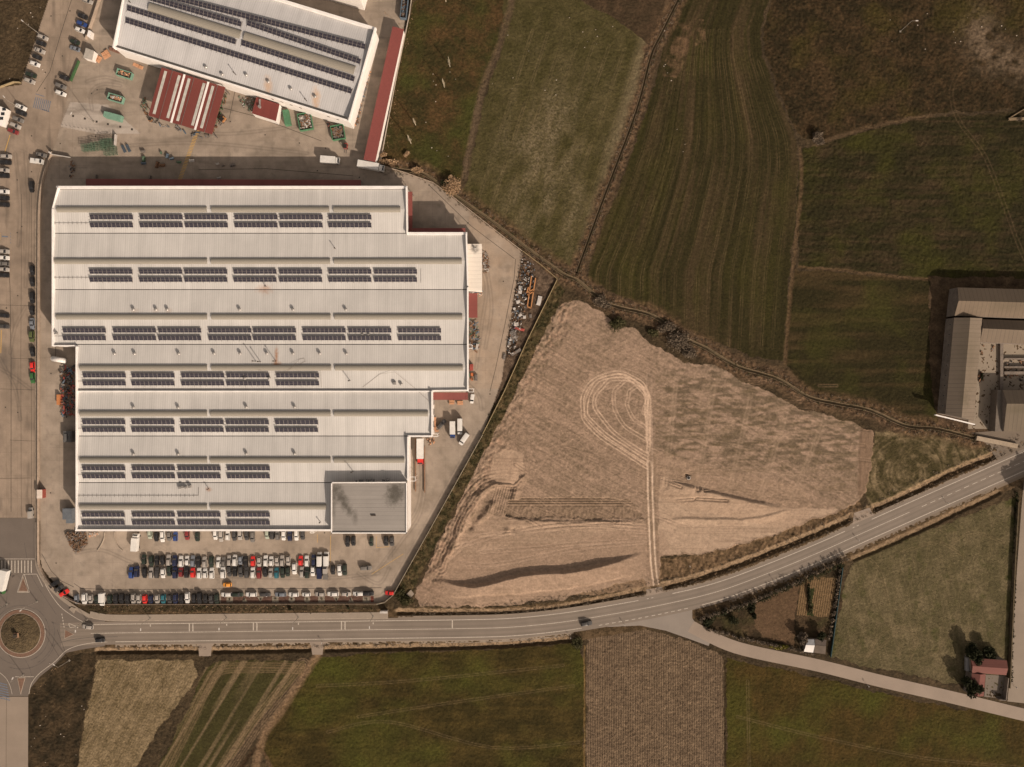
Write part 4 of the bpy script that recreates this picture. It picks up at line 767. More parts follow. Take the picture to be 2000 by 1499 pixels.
for q in range(5): x=656+q*27; opening(x,1042,x+20,1042,4.4,6.4,'window',GLASSD,zt=ZB,out=.08)
# canopies of the warehouse
def canopy(poly,z,root,mat=REDR,drop=0,name='canopy',posts=True):
    pts=[W(x,y,z) for x,y in poly]; mb=MB(); mb.prism([(p.x,p.y) for p in pts],z-.18,z); F(mb,name,mat,root=root)
    if posts:
        mb=MB(); c=sum((Vector((p.x,p.y,0)) for p in pts),Vector())/len(pts)
        for p in pts: q=Vector((p.x,p.y,0)); q=q+(c-q).normalized()*.4; mb.tube((q.x,q.y,-.1),(q.x,q.y,z-.18),.12,.12,6)
        F(mb,'canopy_post',STEEL,root=root)
REDN=roofmat('red_sheet_roof_north',C(126,68,60),1,0,.5,.10,rough=.6)
canopy([(168,350),(705,352),(705,369),(168,369)],5.0,factory,REDN); canopy([(794,375),(805.5,375),(805.5,454),(794,454)],5.0,factory); canopy([(806,446),(909,446),(909,462),(806,462)],5.0,factory,REDN)
canopy([(911,573),(932.5,573),(932.5,621),(911,621)],4.2,factory); canopy([(846,767),(914,767),(914,781.5),(846,781.5)],4.6,factory,REDN)
canopy([(911,477),(941,477),(941,568),(911,568)],6.5,factory,roofmat('annex_roof',C(222,204,184),0,1,1.6,.18,spots=[(927.5,486,6.5,2.2,2.2,.85)],grey=(.03,.03,.03)),name='annex_roof',posts=False)
mb=MB(); P=[W(x,y,6.3) for x,y in ((912,478),(940.3,478),(940.3,567.5),(912,567.5))]; mb.prism([(p.x,p.y) for p in P],-.1,6.3); F(mb,'annex_wall',WALLW)
p=W(927.5,486,6.5); mb=MB(); mb.tube((p.x,p.y,6.4),(p.x,p.y,7.4),.3,.3,10); mb.tube((p.x,p.y,7.4),(p.x,p.y,7.6),.5,.3,10); F(mb,'flue_pipe',VENTM)
for x,y,w_,l in ((918,678,1.2,1.0),(852,851,1.3,.9),(801,937,1.2,1.0),(921,763,1.2,1.0)):
    pass
for (x0,y0,x1,y1) in ((914,674,922,681),(845,848,855,853),(799,932,811,940),(606,1039,613,1041.5),(915,760,925,766)):   # small white framed access hatches on the walls
    mb=MB(); a=W(x0,y0,6); b=W(x1,y1,6)
    for c,d in (((a.x,a.y),(b.x,a.y)),((b.x,a.y),(b.x,b.y)),((b.x,b.y),(a.x,b.y)),((a.x,b.y),(a.x,a.y))): mb.bar((c[0],c[1],5.8),(d[0],d[1],5.8),.18,.18)
    for c in ((b.x,a.y),(b.x,b.y)): mb.tube((c[0],c[1],0),(c[0],c[1],5.8),.07,.07,6)
    F(mb,'ladder_cage',CAP)
# dock ramp walls by the south east corner
for ln,lab in (([(801,858),(802,933),(802,980)],'brick edged dock wall beside the white south east wall'),([(812,856),(812,960)],'middle dock wall left of the parked red lorry'),([(829.5,872),(830,962)],'dock wall right of the parked red lorry')):
    wall(ln,.7,.9,M('dock_brown',C(140,104,78),.8),'dock_wall',lab)

# ---------------------------------------------------------------- northern warehouse
NBW=[(221,92),(681,236),(732,56),(258,-88)]
north=thing('warehouse','white northern warehouse set at an angle with four long solar strips','building',W(470,80))
e1=np.array((460.,144.)); e1/=np.hypot(*e1)
def Pn(u,v):                             # u along the south wall 0..1, v across 0 (south) ..1 (north), in px
    a=np.array(NBW[0])*(1-u)+np.array(NBW[1])*u; b=np.array(NBW[3])*(1-u)+np.array(NBW[2])*u; p=a*(1-v)+b*v; return float(p[0]),float(p[1])
def inv(x,y):
    u=v=.5
    for _ in range(14):
        p=Pn(u,v); a=np.array(Pn(u+.01,v))-p; b=np.array(Pn(u,v+.01))-p; d=np.array((x,y))-np.array(p); J=np.array([a,b]).T*100; q=np.linalg.solve(J,d); u+=q[0];v+=q[1]
    return u,v
def znorth(x,y):
    u,v=inv(x,y); return 8.8+1.7*(1-abs(v-.5)/.5)
NROOF=roofmat('north_sheet_roof',C(190,180,171),float(e1[0]),float(-e1[1]),.84,.2,spots=[(523,168,9.5,2.2,5,.55),(617,190,9.5,2.2,5,.6),(617,205,9.2,1.5,4,.35)],spotcol=C(190,140,90))
mb=MB(); P=[W(p[0],p[1],10) for p in NBW]; mb.prism([(p.x,p.y) for p in P],-.2,8.7); F(mb,'wall',WALLW,root=north)
mb=MB(); c=[W(*Pn(u,v),z) for (u,v,z) in ((0.004,.03,8.8),(.996,.03,8.8),(.996,.5,10.5),(.004,.5,10.5),(.996,.97,8.8),(.004,.97,8.8))]; mb.add(c,[(0,1,2,3),(3,2,4,5)]); F(mb,'roof',NROOF,root=north)
par([NBW[0],NBW[1]],.45,10.0,8.6,root=north); par([NBW[1],NBW[2]],.45,11.0,8.6,root=north); par([NBW[2],NBW[3]],.9,10.2,8.6,root=north); par([NBW[3],NBW[0]],.45,11.0,8.6,root=north)
mb=MB(); a=W(*Pn(.01,.015),8.9); b=W(*Pn(.99,.015),8.9); mb.bar((a.x,a.y,8.7),(b.x,b.y,8.7),1.1,.06); F(mb,'gutter',M('gutter_grey',C(150,138,124),.6),root=north)
for a,b in (((228,20-34),(464,60)),((474,64),(694,130))):    # long barrel skylights
    pass
def barrel(a,b,hw,h,root,zf):
    p,q=W(a[0],a[1],zf(*a)),W(b[0],b[1],zf(*b)); d=(q-p).normalized(); n=Vector((-d.y,d.x,0)); mb=MB(); vs=[];N=8
    for e in (p,q):
        for j in range(N+1): t=math.pi*j/N; vs.append(e+n*hw*math.cos(t)+Vector((0,0,-.15+h*math.sin(t))))
    mb.add(vs,[(j,j+1,N+2+j,N+1+j) for j in range(N)]+[tuple(range(N,-1,-1)),tuple(range(N+1,2*N+2))]); F(mb,'ridge_skylight',SKYL,root=root)
barrel((292,14),(470,68.5),1.7,1.0,north,znorth); barrel((478,71),(693,138),1.7,1.0,north,znorth)
for a,b in (((262,-19),(713,97)),((290,1),(471,53)),((482,50),(703,126)),((248,21),(460,87.5)),((471,89),(691,160)),((245,45),(686,184))):
    L=math.dist(a,b); n=int(round(L/8.6)); p,f=array(a,b,1.75,znorth,north,.6,n); o=F(f,'solar_array',FRAME,root=north); F(p,'cells',PANEL,o,root=north)
    m3=MB(); k=int(L/11)
    for q in range(k+1):
        t=q/k; c=np.array(a)*(1-t)+np.array(b)*t; nn=np.array((e1[1],-e1[0])); u_=c+nn*11; v_=c-nn*3; m3.bar(W(*u_,znorth(*u_)+.04),W(*v_,znorth(*v_)+.04),.07,.06)
    F(m3,'mounting_rail',STEEL,o,root=north)
for x,y in ((403,133),(435,147),(482,148),(525,161),(569,175),(616,190)): vent(x,y,znorth,north)
for x,y,h in ((460,147),(599,198)) and ((461,147,3),(599,198,2.6),(255,6,1.0)): flue(x,y,h,znorth,north)
for u in (.66,.7,.74,.78,.9,.94):
    a=Pn(u,0); b=Pn(u+.012,0); opening(a[0],a[1],b[0],b[1],6.2,7.0,'window',GLASSD,root=north,zt=10)
# striped red canopy in front of it
cn=thing('loading_canopy','large red roofed canopy with grey skylight strips beside the northern warehouse','canopy',W(365,200))
CQ=[(290,226),(414,263),(440,171),(316,132)]
def Pc(u,v): a=np.array(CQ[0])*(1-u)+np.array(CQ[1])*u; b=np.array(CQ[3])*(1-u)+np.array(CQ[2])*u; p=a*(1-v)+b*v; return float(p[0]),float(p[1])
ZC=7.0
mb=MB(); P=[W(*p,ZC) for p in CQ]; mb.prism([(p.x,p.y) for p in P],ZC-.25,ZC); F(mb,'roof',roofmat('canopy_red',C(118,60,51),float(e1[0]),float(-e1[1]),.6,.12),root=cn)
def strip(u0,u1,v0,v1,h,mat,name):
    mb=MB(); P=[W(*Pc(u,v),ZC) for u,v in ((u0,v0),(u1,v0),(u1,v1),(u0,v1))]; mb.prism([(p.x,p.y) for p in P],ZC+.003,ZC+h); F(mb,name,mat,root=cn)
for u in (.055,.27,.425,.66,.80): strip(u,u+.042,.06,.95,.05,M('skylight_grey',C(186,176,160),.5),'skylight_strip')
for u in (.347,.722): strip(u,u+.03,-.01,1.0,.12,CAP,'white_gutter')
for u in (.17,.51,.88): strip(u,u+.006,0,1,.08,STEEL,'ridge_cap')
mb=MB()
for u in (.02,.34,.66,.98):
    for v in (.03,.97): p=W(*Pc(u,v),ZC-.3); mb.tube((p.x,p.y,-.1),(p.x,p.y,ZC-.25),.18,.18,8)
F(mb,'post',STEEL,root=cn)
def shed(label,poly,h,roofm,wallm,name='shed',cat='shed',grp=None,door=None,over=.0):
    t=thing(name,label,cat,W(*poly[0]),group=grp); P=[W(x,y,h) for x,y in poly]; c=sum(P,Vector())/len(P)
    mb=MB(); mb.prism([((p.x-c.x)*.985+c.x,(p.y-c.y)*.985+c.y) for p in P],-.1,h-.15); F(mb,'wall',wallm,root=t)
    mb=MB(); mb.prism([(p.x,p.y) for p in P],h-.15,h); F(mb,'roof',roofm,root=t); return t
t=shed('small red roofed hut with a flue between the striped canopy and the green containers',[(492,222),(539,237),(546,204),(501,190)],4.5,roofmat('hut_red',C(120,58,50),float(e1[0]),float(-e1[1]),.5,.1),WALLW,'hut','hut')
p=W(508,210,4.5); mb=MB(); mb.tube((p.x,p.y,4.4),(p.x,p.y,5.6),.55,.55,12); mb.box(p.x-.3,p.y+.3,4.5,p.x+.3,p.y+3,4.9); F(mb,'flue_pipe',VENTM,root=t)
LR=M('long_red_roof',C(128,66,58),.7,var=.15,scale=2,fine=6)
shed('very long narrow shed with a red roof along the meadow edge',[(710,312),(733,317),(789,58),(767,52)],4.3,LR,WALLW,'long_shed','shed')
t=thing('factory_building','white walled building cut by the top edge of the photo','building',W(650,-40)); mb=MB(); P=[W(x,y,0) for x,y in ((570,-20),(712,21),(750,-115),(610,-155))]; mb.prism([(p.x,p.y) for p in P],-.1,9.2); F(mb,'wall',WALLW,root=t); mb=MB(); mb.prism([(p.x*.999,p.y*.999) for p in P],9.2,9.5); F(mb,'roof',ROOF,root=t)
shed('small white gatehouse with a grey roof by the yard entrance',[(163,113),(180,118),(184,100),(168,94)],3.0,M('gate_roof',C(170,156,140),.7),WALLW,'gatehouse','hut')
shed('tiny white kiosk beside the side wall near the blue car',[(170,71),(176,74),(178,61),(173,59)],2.4,CAP,WALLW,'kiosk','hut')
shed('pale and red cabin on the street wall below the green container',[(72,974),(82.5,974),(82.5,957),(72,957)],2.6,M('cabin_roof',C(208,186,166),.7),M('cabin_red',C(150,74,60),.7),'cabin','hut')
t=shed('white fronted kiosk with dark windows at the left edge of the street',[(-30,236),(4,246),(12,212),(-20,202)],3.2,CAP,WALLW,'street_kiosk','kiosk')
for q in range(3):
    p=W(9-q*2.6,214+q*9,3.2); mb=MB(); mb.box(p.x-.8,p.y-.55,3.2,p.x+.6,p.y+.55,3.28); F(mb,'rooflight',GLASSD,root=t)
# ---------------------------------------------------------------- farm complex on the east edge
farm=thing('farm_building','old grey tiled farm wings around a courtyard at the right edge','building',W(1900,700))
TIL=lambda n,rgb,vx,vy:roofmat(n,rgb,vx,vy,1.6,.34,rough=.85,fine=2,spots=[(1890,700,6,6,20,.4),(1960,600,6,14,3,.4),(1880,780,6,3,6,.5),(1985,800,6,6,3,.5)],spotcol=C(84,72,52))
def gable(x0,y0,xr0,yr0,x1,y1,X0,Y0,XR,YR,X1,Y1,ze,zr,mA,mB,wallm,root,name='roof'):
    """two eave lines and ridge: (x0,y0)-(X0,Y0) eave A, (xr,yr) ridge, (x1,y1) eave B"""
    a,b=W(x0,y0,ze),W(X0,Y0,ze); r,s=W(xr0,yr0,zr),W(XR,YR,zr); c,d=W(x1,y1,ze),W(X1,Y1,ze)
    mb=MB(); mb.add([a,b,s,r],[(0,1,2,3)]); mb.add([a,b,s,r],[(3,2,1,0)]) if False else None; F(mb,name,mA,root=root)
    mb=MB(); mb.add([r,s,d,c],[(0,1,2,3)]); F(mb,name,mB,root=root)
    mb=MB(); q=.12; P=[a,b,d,c]; lo=[(p.x,p.y,-.2) for p in P]; hi=[(p.x,p.y,ze-q) for p in P]; rr=[(r.x,r.y,zr-q),(s.x,s.y,zr-q)]
    mb.add(lo+hi+rr,[(0,1,5,4),(2,3,7,6),(1,2,6,9,5),(3,0,4,8,7)]); F(mb,'wall',wallm,root=root)
OLDW=M('old_plaster',C(122,106,92),.9,var=.35,scale=.5,fine=3)
gable(1870,562,1872,588,1864,617,2330,574,2330,600,2330,634,5.8,8.0,TIL('tile_north_shaded',C(96,80,64),1,0),TIL('tile_south_sunlit',C(112,93,74),1,0),OLDW,farm)  # sunlit and shaded slopes of each wing are painted into the tile colours
gable(1863,621,1895,621,1918,622,1846,809,1878,816,1902,822,5.8,8.2,TIL('tile_west_shaded',C(108,92,76),0,1),TIL('tile_east_sunlit',C(122,104,86),0,1),OLDW,farm)
gable(1919,624,1919,642,1914,669,2330,638,2330,660,2330,684,4.6,6.4,TIL('tile_inner_north_shaded',C(78,64,50),1,0),TIL('tile_inner_south_sunlit',C(112,94,76),1,0),OLDW,farm)
gable(1958,762,1966,789,1960,843,2330,766,2330,791,2330,848,5.0,7.0,TIL('tile_barn_north_shaded',C(84,70,56),1,0),TIL('tile_barn_south_sunlit',C(108,92,74),1,0),OLDW,farm)
mb=MB(); P=[W(x,y,4.2) for x,y in ((1943,843),(1959,843),(1957,762),(1948,762))]; mb.prism([(p.x,p.y) for p in P],-.1,4.2); F(mb,'side_room',M('side_roof',C(112,98,84),.85),root=farm)
mb=MB(); P=[W(x,y,0) for x,y in ((1905,625),(2330,640),(2330,840),(1890,838))]; mb.add([(p.x,p.y,.03) for p in P],[(3,2,1,0)]); F(mb,'courtyard_floor',asphalt('court_floor',C(140,122,102)),root=farm)
mb=MB(); a,b=W(1832.5,811,8),W(1910,830,8); mb.bar((a.x,a.y,5.0),(b.x,b.y,5.0),.4,1.1); F(mb,'gable_parapet',CAP,root=farm)
mb=MB(); 
for x0,x1,y0,y1 in ((1950,1956,672,762),(1958,2330,700,703),(1958,2330,716,719),(1958,2330,726,732)): a,b=W(x0,y1,0),W(x1,y0,0); mb.box(a.x,a.y,0,b.x,b.y,1.1)
F(mb,'courtyard_wall',OLDW,root=farm)
mb=MB(); a,b=W(1908,856,1),W(1988,872,1); mb.bar((a.x,a.y,-.2),(b.x,b.y,-.2),1.7,1.1); tag(mb.build('culvert_parapet',M('culvert_stone',C(160,138,114),.85)),'pale concrete culvert parapet below the farm building at the road','parapet')
for q in range(9): 
    y=632+q*20; a=np.interp(y,[620,809],[1863,1846]); opening(a-0,y,a-.3,y+3,3.2,4.2,'window',GLASSD,root=farm,zt=5.8,out=.05)
hs_=thing('house','L shaped house with a red tiled roof beside the dark trees at the lower right','house',W(1930,1310)); RT=roofmat('red_tiles',C(112,66,56),0,1,.6,.15,rough=.85)
for poly,zz in (([(1895,1285),(1966,1290),(1965,1319),(1898,1314)],4.2),([(1898,1315),(1925,1317),(1921,1360),(1892,1357)],4.0)):
    P=[W(x,y,zz) for x,y in poly]; c=sum(P,Vector())/4; mb=MB(); mb.prism([((p.x-c.x)*.97+c.x,(p.y-c.y)*.97+c.y) for p in P],-.1,zz-.1); F(mb,'wall',OLDW,root=hs_)
    mb=MB(); mids=[(P[0]+P[3])/2+Vector((0,0,1.0)),(P[1]+P[2])/2+Vector((0,0,1.0))] if zz>4.1 else [(P[0]+P[1])/2+Vector((0,0,1.0)),(P[3]+P[2])/2+Vector((0,0,1.0))]
    if zz>4.1: mb.add([P[0],P[1],P[2],P[3]]+mids,[(0,4,5,1),(4,3,2,5),(0,3,4),(1,5,2)])
    else: mb.add([P[0],P[1],P[2],P[3]]+mids,[(0,3,5,4),(4,5,2,1),(0,4,1),(3,2,5)])
    F(mb,'roof',RT,root=hs_)
mb=MB(); P=[W(x,y,0) for x,y in ((1925,1318),(1963,1320),(1957,1364),(1922,1361))]; mb.add([(p.x,p.y,.05) for p in P],[(3,2,1,0)]); F(mb,'patio',asphalt('patio_slabs',C(110,96,82)),root=hs_)
mb=MB(); mb.bar(W(1963,1321),W(1958,1364),.3,2.2); mb.bar(W(1958,1364),W(1945,1363),.3,2.2); F(mb,'patio_wall',OLDW,root=hs_)
p=W(1893,1299,3); mb=MB(); mb.tube((p.x,p.y-2.6,1.6),(p.x,p.y+2.6,1.6),1.0,1.0,12); tag(mb.build('water_tank',M('tank_grey',C(120,112,106),.5)),'grey cylindrical tank against the red roofed house','tank')
# garden shed
gs=thing('garden_shed','garden shed with half white and half brown sheet roof in the triangular garden','shed',W(1590,1262))
for poly,zz,mt,nm in (([(1570,1273),(1588,1275),(1591,1261),(1574,1260)],2.8,CAP,'white_roof'),([(1574,1259.5),(1591,1260.5),(1590,1249),(1574,1249)],2.9,M('shed_bluegrey',C(120,116,114),.6),'grey_roof'),([(1589,1275),(1612,1278),(1613,1262),(1592,1260.5)],2.7,M('shed_brown',C(98,82,68),.8),'brown_roof'),([(1592,1260),(1613,1261.5),(1614,1250),(1591,1249)],2.75,M('shed_dark',C(78,64,54),.8),'dark_roof')):
    P=[W(x,y,zz) for x,y in poly]; mb=MB(); mb.prism([(p.x,p.y) for p in P],zz-.1,zz); F(mb,nm,mt,root=gs)
mb=MB(); P=[W(x,y,2.6) for x,y in ((1572,1272),(1611,1277),(1612.5,1251),(1575,1250))]; mb.prism([(p.x,p.y) for p in P],0,2.55); F(mb,'wall',OLDW,root=gs)
# ---------------------------------------------------------------- vehicles
PAINT={'white':C(214,202,188,.95),'silver':(.30,.275,.25),'grey':(.13,.12,.11),'dark grey':(.045,.042,.04),'black':(.012,.011,.011),'navy':(.012,.016,.045),'blue':(.018,.045,.17),'teal':(.02,.11,.14),'dark green':(.014,.022,.014),'olive green':(.07,.085,.03),'red':(.55,.025,.02),'dark red':(.16,.02,.02),'orange':(.62,.26,.04),'silver blue':(.15,.165,.19),'pale green':(.28,.31,.25),'green':(.03,.10,.03)}
def paint(c): return M('car_paint_'+c.replace(' ','_'),PAINT[c],.32,0,var=.04,scale=.3,coat=.6,spec=.5)
CGL=M('car_glass',(.012,.012,.014),.08,0,var=.05,spec=.6); TYRE=M('tyre_rubber',(.02,.018,.016),.8); LAMP=M('lamp_lens',(.5,.47,.42),.15,var=.05)
def loft(mb,st,nz=None):                 # st: (x, halfwidth, zbottom, ztop) cross sections with rounded shoulders
    vs=[];n=8
    for x,hw,zb,zt in st:
        for a,b in ((-1,0),(-1,.62),(-.86,1),(-.3,1.03),(.3,1.03),(.86,1),(1,.62),(1,0)): vs.append((x,a*hw,zb+(zt-zb)*b))
    fs=[(i*n+j,i*n+(j+1)%n,(i+1)*n+(j+1)%n,(i+1)*n+j) for i in range(len(st)-1) for j in range(n)]
    fs+=[tuple(range(n-1,-1,-1)),tuple(range((len(st)-1)*n,len(st)*n))]; mb.add(vs,fs)
CAR={ # length, halfwidth, belt z, roof z, glass base x0..x1, roof x0..x1 ; +x is the front
 'hatchback':(4.0,.87,.90,1.46,-1.85,.85,-1.62,.18),'saloon car':(4.55,.89,.88,1.42,-1.70,.95,-.98,.28),'estate car':(4.6,.89,.90,1.46,-2.12,.98,-1.86,.30),
 'off-road car':(4.65,.94,1.05,1.72,-2.15,1.0,-1.95,.42),'small car':(3.6,.81,.90,1.46,-1.65,.85,-1.42,.28),'people carrier':(4.7,.93,1.02,1.72,-2.2,1.45,-2.02,.62)}
MESH={}
def car_meshes(kind):
    if kind in MESH: return MESH[kind]
    L,hw,zb,zr,g0,g1,r0,r1=CAR[kind]; h=L/2; b=MB()
    loft(b,[(-h,hw*.80,.42,zb-.25),(-h+.12,hw*.92,.28,zb-.02),(-h+.5,hw,.22,zb),(-.4,hw,.2,zb),(g1-.1,hw,.22,zb),(g1+.25,hw*.98,.22,zb-.03),(h-.45,hw*.95,.24,zb-.16),(h-.12,hw*.86,.28,zb-.24),(h,hw*.68,.38,zb-.38)])
    rw=hw*.76; z=zr                      # roof shell with rounded edges
    b.add([(r0,-rw,z-.05),(r1,-rw,z-.05),(r1,rw,z-.05),(r0,rw,z-.05),(r0+.12,-rw+.14,z+.02),(r1-.12,-rw+.14,z+.02),(r1-.12,rw-.14,z+.02),(r0+.12,rw-.14,z+.02)],[(4,5,6,7),(0,1,5,4),(1,2,6,5),(2,3,7,6),(3,0,4,7)])
    for s in (-1,1):                     # pillars
        for (x0,x1) in ((g1,r1),(g0,r0)): 
            b.add([(x0-.04,s*hw*.93,zb-.02),(x0+.05,s*hw*.93,zb-.02),(x1+.05,s*rw,z-.03),(x1-.04,s*rw,z-.03),(x0-.04,s*hw*.85,zb),(x0+.05,s*hw*.85,zb),(x1+.05,s*(rw-.07),z-.01),(x1-.04,s*(rw-.07),z-.01)],[(0,1,2,3),(7,6,5,4),(0,4,5,1),(3,2,6,7),(1,5,6,2),(0,3,7,4)])
        b.box(g1-.45,s*hw-.02 if s>0 else -hw-.16,zb-.02,g1-.27,s*hw+.16 if s>0 else -hw+.02,zb+.12)
    g=MB(); gw=hw*.90; g.add([(g0,-gw,zb-.03),(g1,-gw,zb-.03),(g1,gw,zb-.03),(g0,gw,zb-.03),(r0-.02,-rw+.02,z-.055),(r1+.02,-rw+.02,z-.055),(r1+.02,rw-.02,z-.055),(r0-.02,rw-.02,z-.055)],[(4,5,6,7),(0,1,5,4),(1,2,6,5),(2,3,7,6),(3,0,4,7)])
    w=MB(); w.tube((0,-.1,0),(0,.1,0),.32,.32,12)
    l=MB(); l.box(-.1,-.2,-.07,.06,.2,.07)
    MESH[kind]=(b,g.mesh('windows',CGL),w.mesh('wheel',TYRE),l.mesh('headlight',LAMP),{}); return MESH[kind]
def make_car(kind,colour,px,py,rz,label,group,cat='car',name=None,sc_=1.0):
    b,g,w_,l,cache=car_meshes(kind); L,hw,zb=CAR[kind][:3]
    if colour not in cache:
        me=b.mesh('body',paint(colour),True); 
        try: me.set_sharp_from_angle(angle=R(38))
        except Exception: pass
        cache[colour]=me
    t=thing(name or 'parked_car',label,cat,W(px,py,0.0)+Vector((0,0,.01)),R(rz),group); sc_*=random.uniform(.93,1.0)
    o=link('body',cache[colour],t); link('windows',g,t)
    for sx in (-1,1):
        for s in (-1,1): q=link('wheel',w_,t); q.location=(sx*L*.30+.02,s*(hw-.11),.32)
    for s in (-1,1): q=link('headlight',l,t); q.location=(L/2-.16,s*hw*.58,zb-.40)
    t.scale=(sc_,)*3; return t
def van(kind,colour,px,py,rz,label,group=None,cat='van',boxc='white',L=5.2,bl=0,wd=1.0,hh=2.3,name='van',cab=1.5):
    """kind: 'van' one volume; 'truck' separate cab and box"""
    t=thing(name,label,cat,W(px,py,0)+Vector((0,0,.01)),R(rz),group); h=L/2; b=MB()
    if kind=='van':
        loft(b,[(-h,wd*.92,.4,hh-.12),(-h+.15,wd,.3,hh),(h-1.75,wd,.28,hh),(h-1.45,wd,.28,hh-.06)]); loft(b,[(h-1.45,wd,.28,1.2),(h-.5,wd*.95,.3,1.12),(h-.1,wd*.85,.32,.95),(h,wd*.7,.4,.8)])
        link('body',b.mesh('body',paint(colour),False),t)
        g=MB(); g.add([(h-1.5,-wd*.86,1.15),(h-.78,-wd*.84,1.12),(h-.78,wd*.84,1.12),(h-1.5,wd*.86,1.15),(h-1.5,-wd*.80,hh-.12),(h-1.42,-wd*.78,hh-.14),(h-1.42,wd*.78,hh-.14),(h-1.5,wd*.80,hh-.12)],[(0,1,5,4),(1,2,6,5),(2,3,7,6),(4,5,6,7)]); link('windscreen',g.mesh('windscreen',CGL),t)
    else:
        c0=h-cab; b.box(c0+.1,-wd*.95,.45,h,wd*.95,2.1); b.add([(c0+.1,-wd*.9,2.1),(h-.1,-wd*.9,2.1),(h-.1,wd*.9,2.1),(c0+.1,wd*.9,2.1),(c0+.15,-wd*.8,2.45),(h-.7,-wd*.8,2.5),(h-.7,wd*.8,2.5),(c0+.15,wd*.8,2.45)],[(4,5,6,7),(0,1,5,4),(1,2,6,5),(2,3,7,6),(3,0,4,7)])
        link('cab',b.mesh('cab',paint(colour)),t)
        g=MB(); g.add([(h+.01,-wd*.85,1.35),(h+.01,wd*.85,1.35),(h-.09,wd*.84,2.09),(h-.09,-wd*.84,2.09)],[(0,1,2,3)]); g.add([(h-.09,-wd*.84,2.12),(h-.09,wd*.84,2.12),(h-.66,wd*.76,2.51),(h-.66,-wd*.76,2.51)],[(0,1,2,3)]); link('windscreen',g.mesh('windscreen',CGL),t)
        bx=MB(); bx.box(-h,-wd*1.05,.95,c0,wd*1.05,hh); bx.box(-h+.06,-wd*.98,hh,c0-.06,wd*.98,hh+.04); link('cargo_box',bx.mesh('cargo_box',M('cargo_'+boxc.replace(' ','_'),PAINT.get(boxc,PAINT['white']),.5,var=.12,scale=.7)),t)
        ch=MB(); ch.box(-h+.2,-.45,.55,h-.3,.45,.93); link('chassis',ch.mesh('chassis',TYRE),t)
    w_=MB(); w_.tube((0,-.14,0),(0,.14,0),.38,.38,12); wm=w_.mesh('wheel',TYRE)
    xs2=[h-.95,-h+1.1]+([-h+2.2] if L>9 else [])
    for x in xs2:
        for s in (-1,1): q=link('wheel',wm,t); q.location=(x,s*(wd-.12),.38)
    return t
K={'h':'hatchback','s':'saloon car','e':'estate car','o':'off-road car','m':'small car','p':'people carrier'}
CO={'w':'white','s':'silver','g':'grey','d':'dark grey','k':'black','n':'navy','b':'blue','t':'teal','G':'dark green','r':'red','R':'dark red','o':'orange','u':'silver blue','l':'pale green','O':'olive green','E':'green'}
def row(data,where,group,rz,from_='left',jit=2.0):
    n=len(data)
    for i,(x,y,ks) in enumerate(data):
        c,k=CO[ks[0]],K[ks[1]]; r=rz+random.uniform(-jit,jit)+(180 if len(ks)>2 and ks[2]=='-' else 0)
        make_car(k,c,x,y,r,f"{c} {k}, {WORDS[i]} from the {from_} in {where}",group)
row([(294.5,1043.5,'lm-'),(307,1048,'kh-'),(319,1047.5,'we-'),(332,1047,'gh-'),(344,1047.5,'bh'),(367,1044.5,'Rh-'),(387,1047.5,'Gh-'),(422,1044.5,'wh-'),(433,1046.5,'se-'),(446,1045.5,'wh'),(459,1046.5,'dh-'),(470,1044.5,'sh-'),(483,1045.5,'dh-'),(494.5,1048,'ge-'),(523,1043.5,'lm-'),(532.5,1043.5,'dh'),(543,1044.5,'gh'),(555,1045.5,'wh-'),(567,1046.5,'nh'),(580,1044.5,'we-'),(592,1044.5,'dh-')],'the row under the south wall','cars parked under the south wall of the warehouse',90)
row([(679.5,1057,'ke-'),(691,1056,'kh-'),(726,1057,'Gh-'),(754.5,1056,'kh-'),(766,1056.5,'dh-')],'the row by the grey roofed block','cars parked below the grey roofed block',90)
row([(283,1092,'Gh'),(297,1095,'Ge-'),(308,1094,'kh'),(319,1093.5,'kh-'),(331,1094,'se'),(343,1094.5,'no'),(355,1096,'we'),(367,1094.5,'wh'),(378,1095.5,'ue'),(389,1096,'ke'),(401,1097.5,'se'),(414,1096,'Ge-'),(428,1098,'we'),(438,1096.5,'gh'),(449,1094.5,'se'),(460,1094,'wp'),(471,1094,'um-'),(481,1096,'ke'),(495,1095.5,'rh'),(507.5,1096.5,'sh-'),(520,1095,'we'),(531,1095.5,'wh'),(542,1096,'sh-'),(552,1095,'se'),(564,1094.5,'sh-'),(588,1094.5,'rh'),(600,1095.5,'we'),(613.5,1093.5,'ne')],'the upper line of the double row','cars in the upper line of the double row',90)
row([(258,1118,'be'),(269,1115.5,'no'),(284,1118,'ke-'),(297,1118.5,'se'),(308,1118,'de'),(320,1119,'wh-'),(332,1114,'Ge-'),(343.5,1118,'no'),(355,1117,'Rh'),(366,1117,'ke'),(378,1118,'rh'),(390.5,1119,'we'),(402,1119,'wh'),(415,1119,'we'),(437,1117.5,'wo'),(449,1115,'de-'),(460,1115,'ke'),(471.5,1116,'de-'),(483,1117,'de'),(495,1118,'we'),(507,1118.5,'Re'),(519,1117,'kh-'),(530,1118.5,'sh'),(541,1118.5,'te'),(553,1117.5,'Ge-'),(563,1116,'Gh-'),(576,1110,'we-'),(590.5,1117,'se'),(601,1118,'Go'),(612,1115,'wh-'),(651,1112.5,'kh-'),(664,1113,'we-'),(674,1112,'Ge-')],'the lower line of the double row','cars in the lower line of the double row',90)
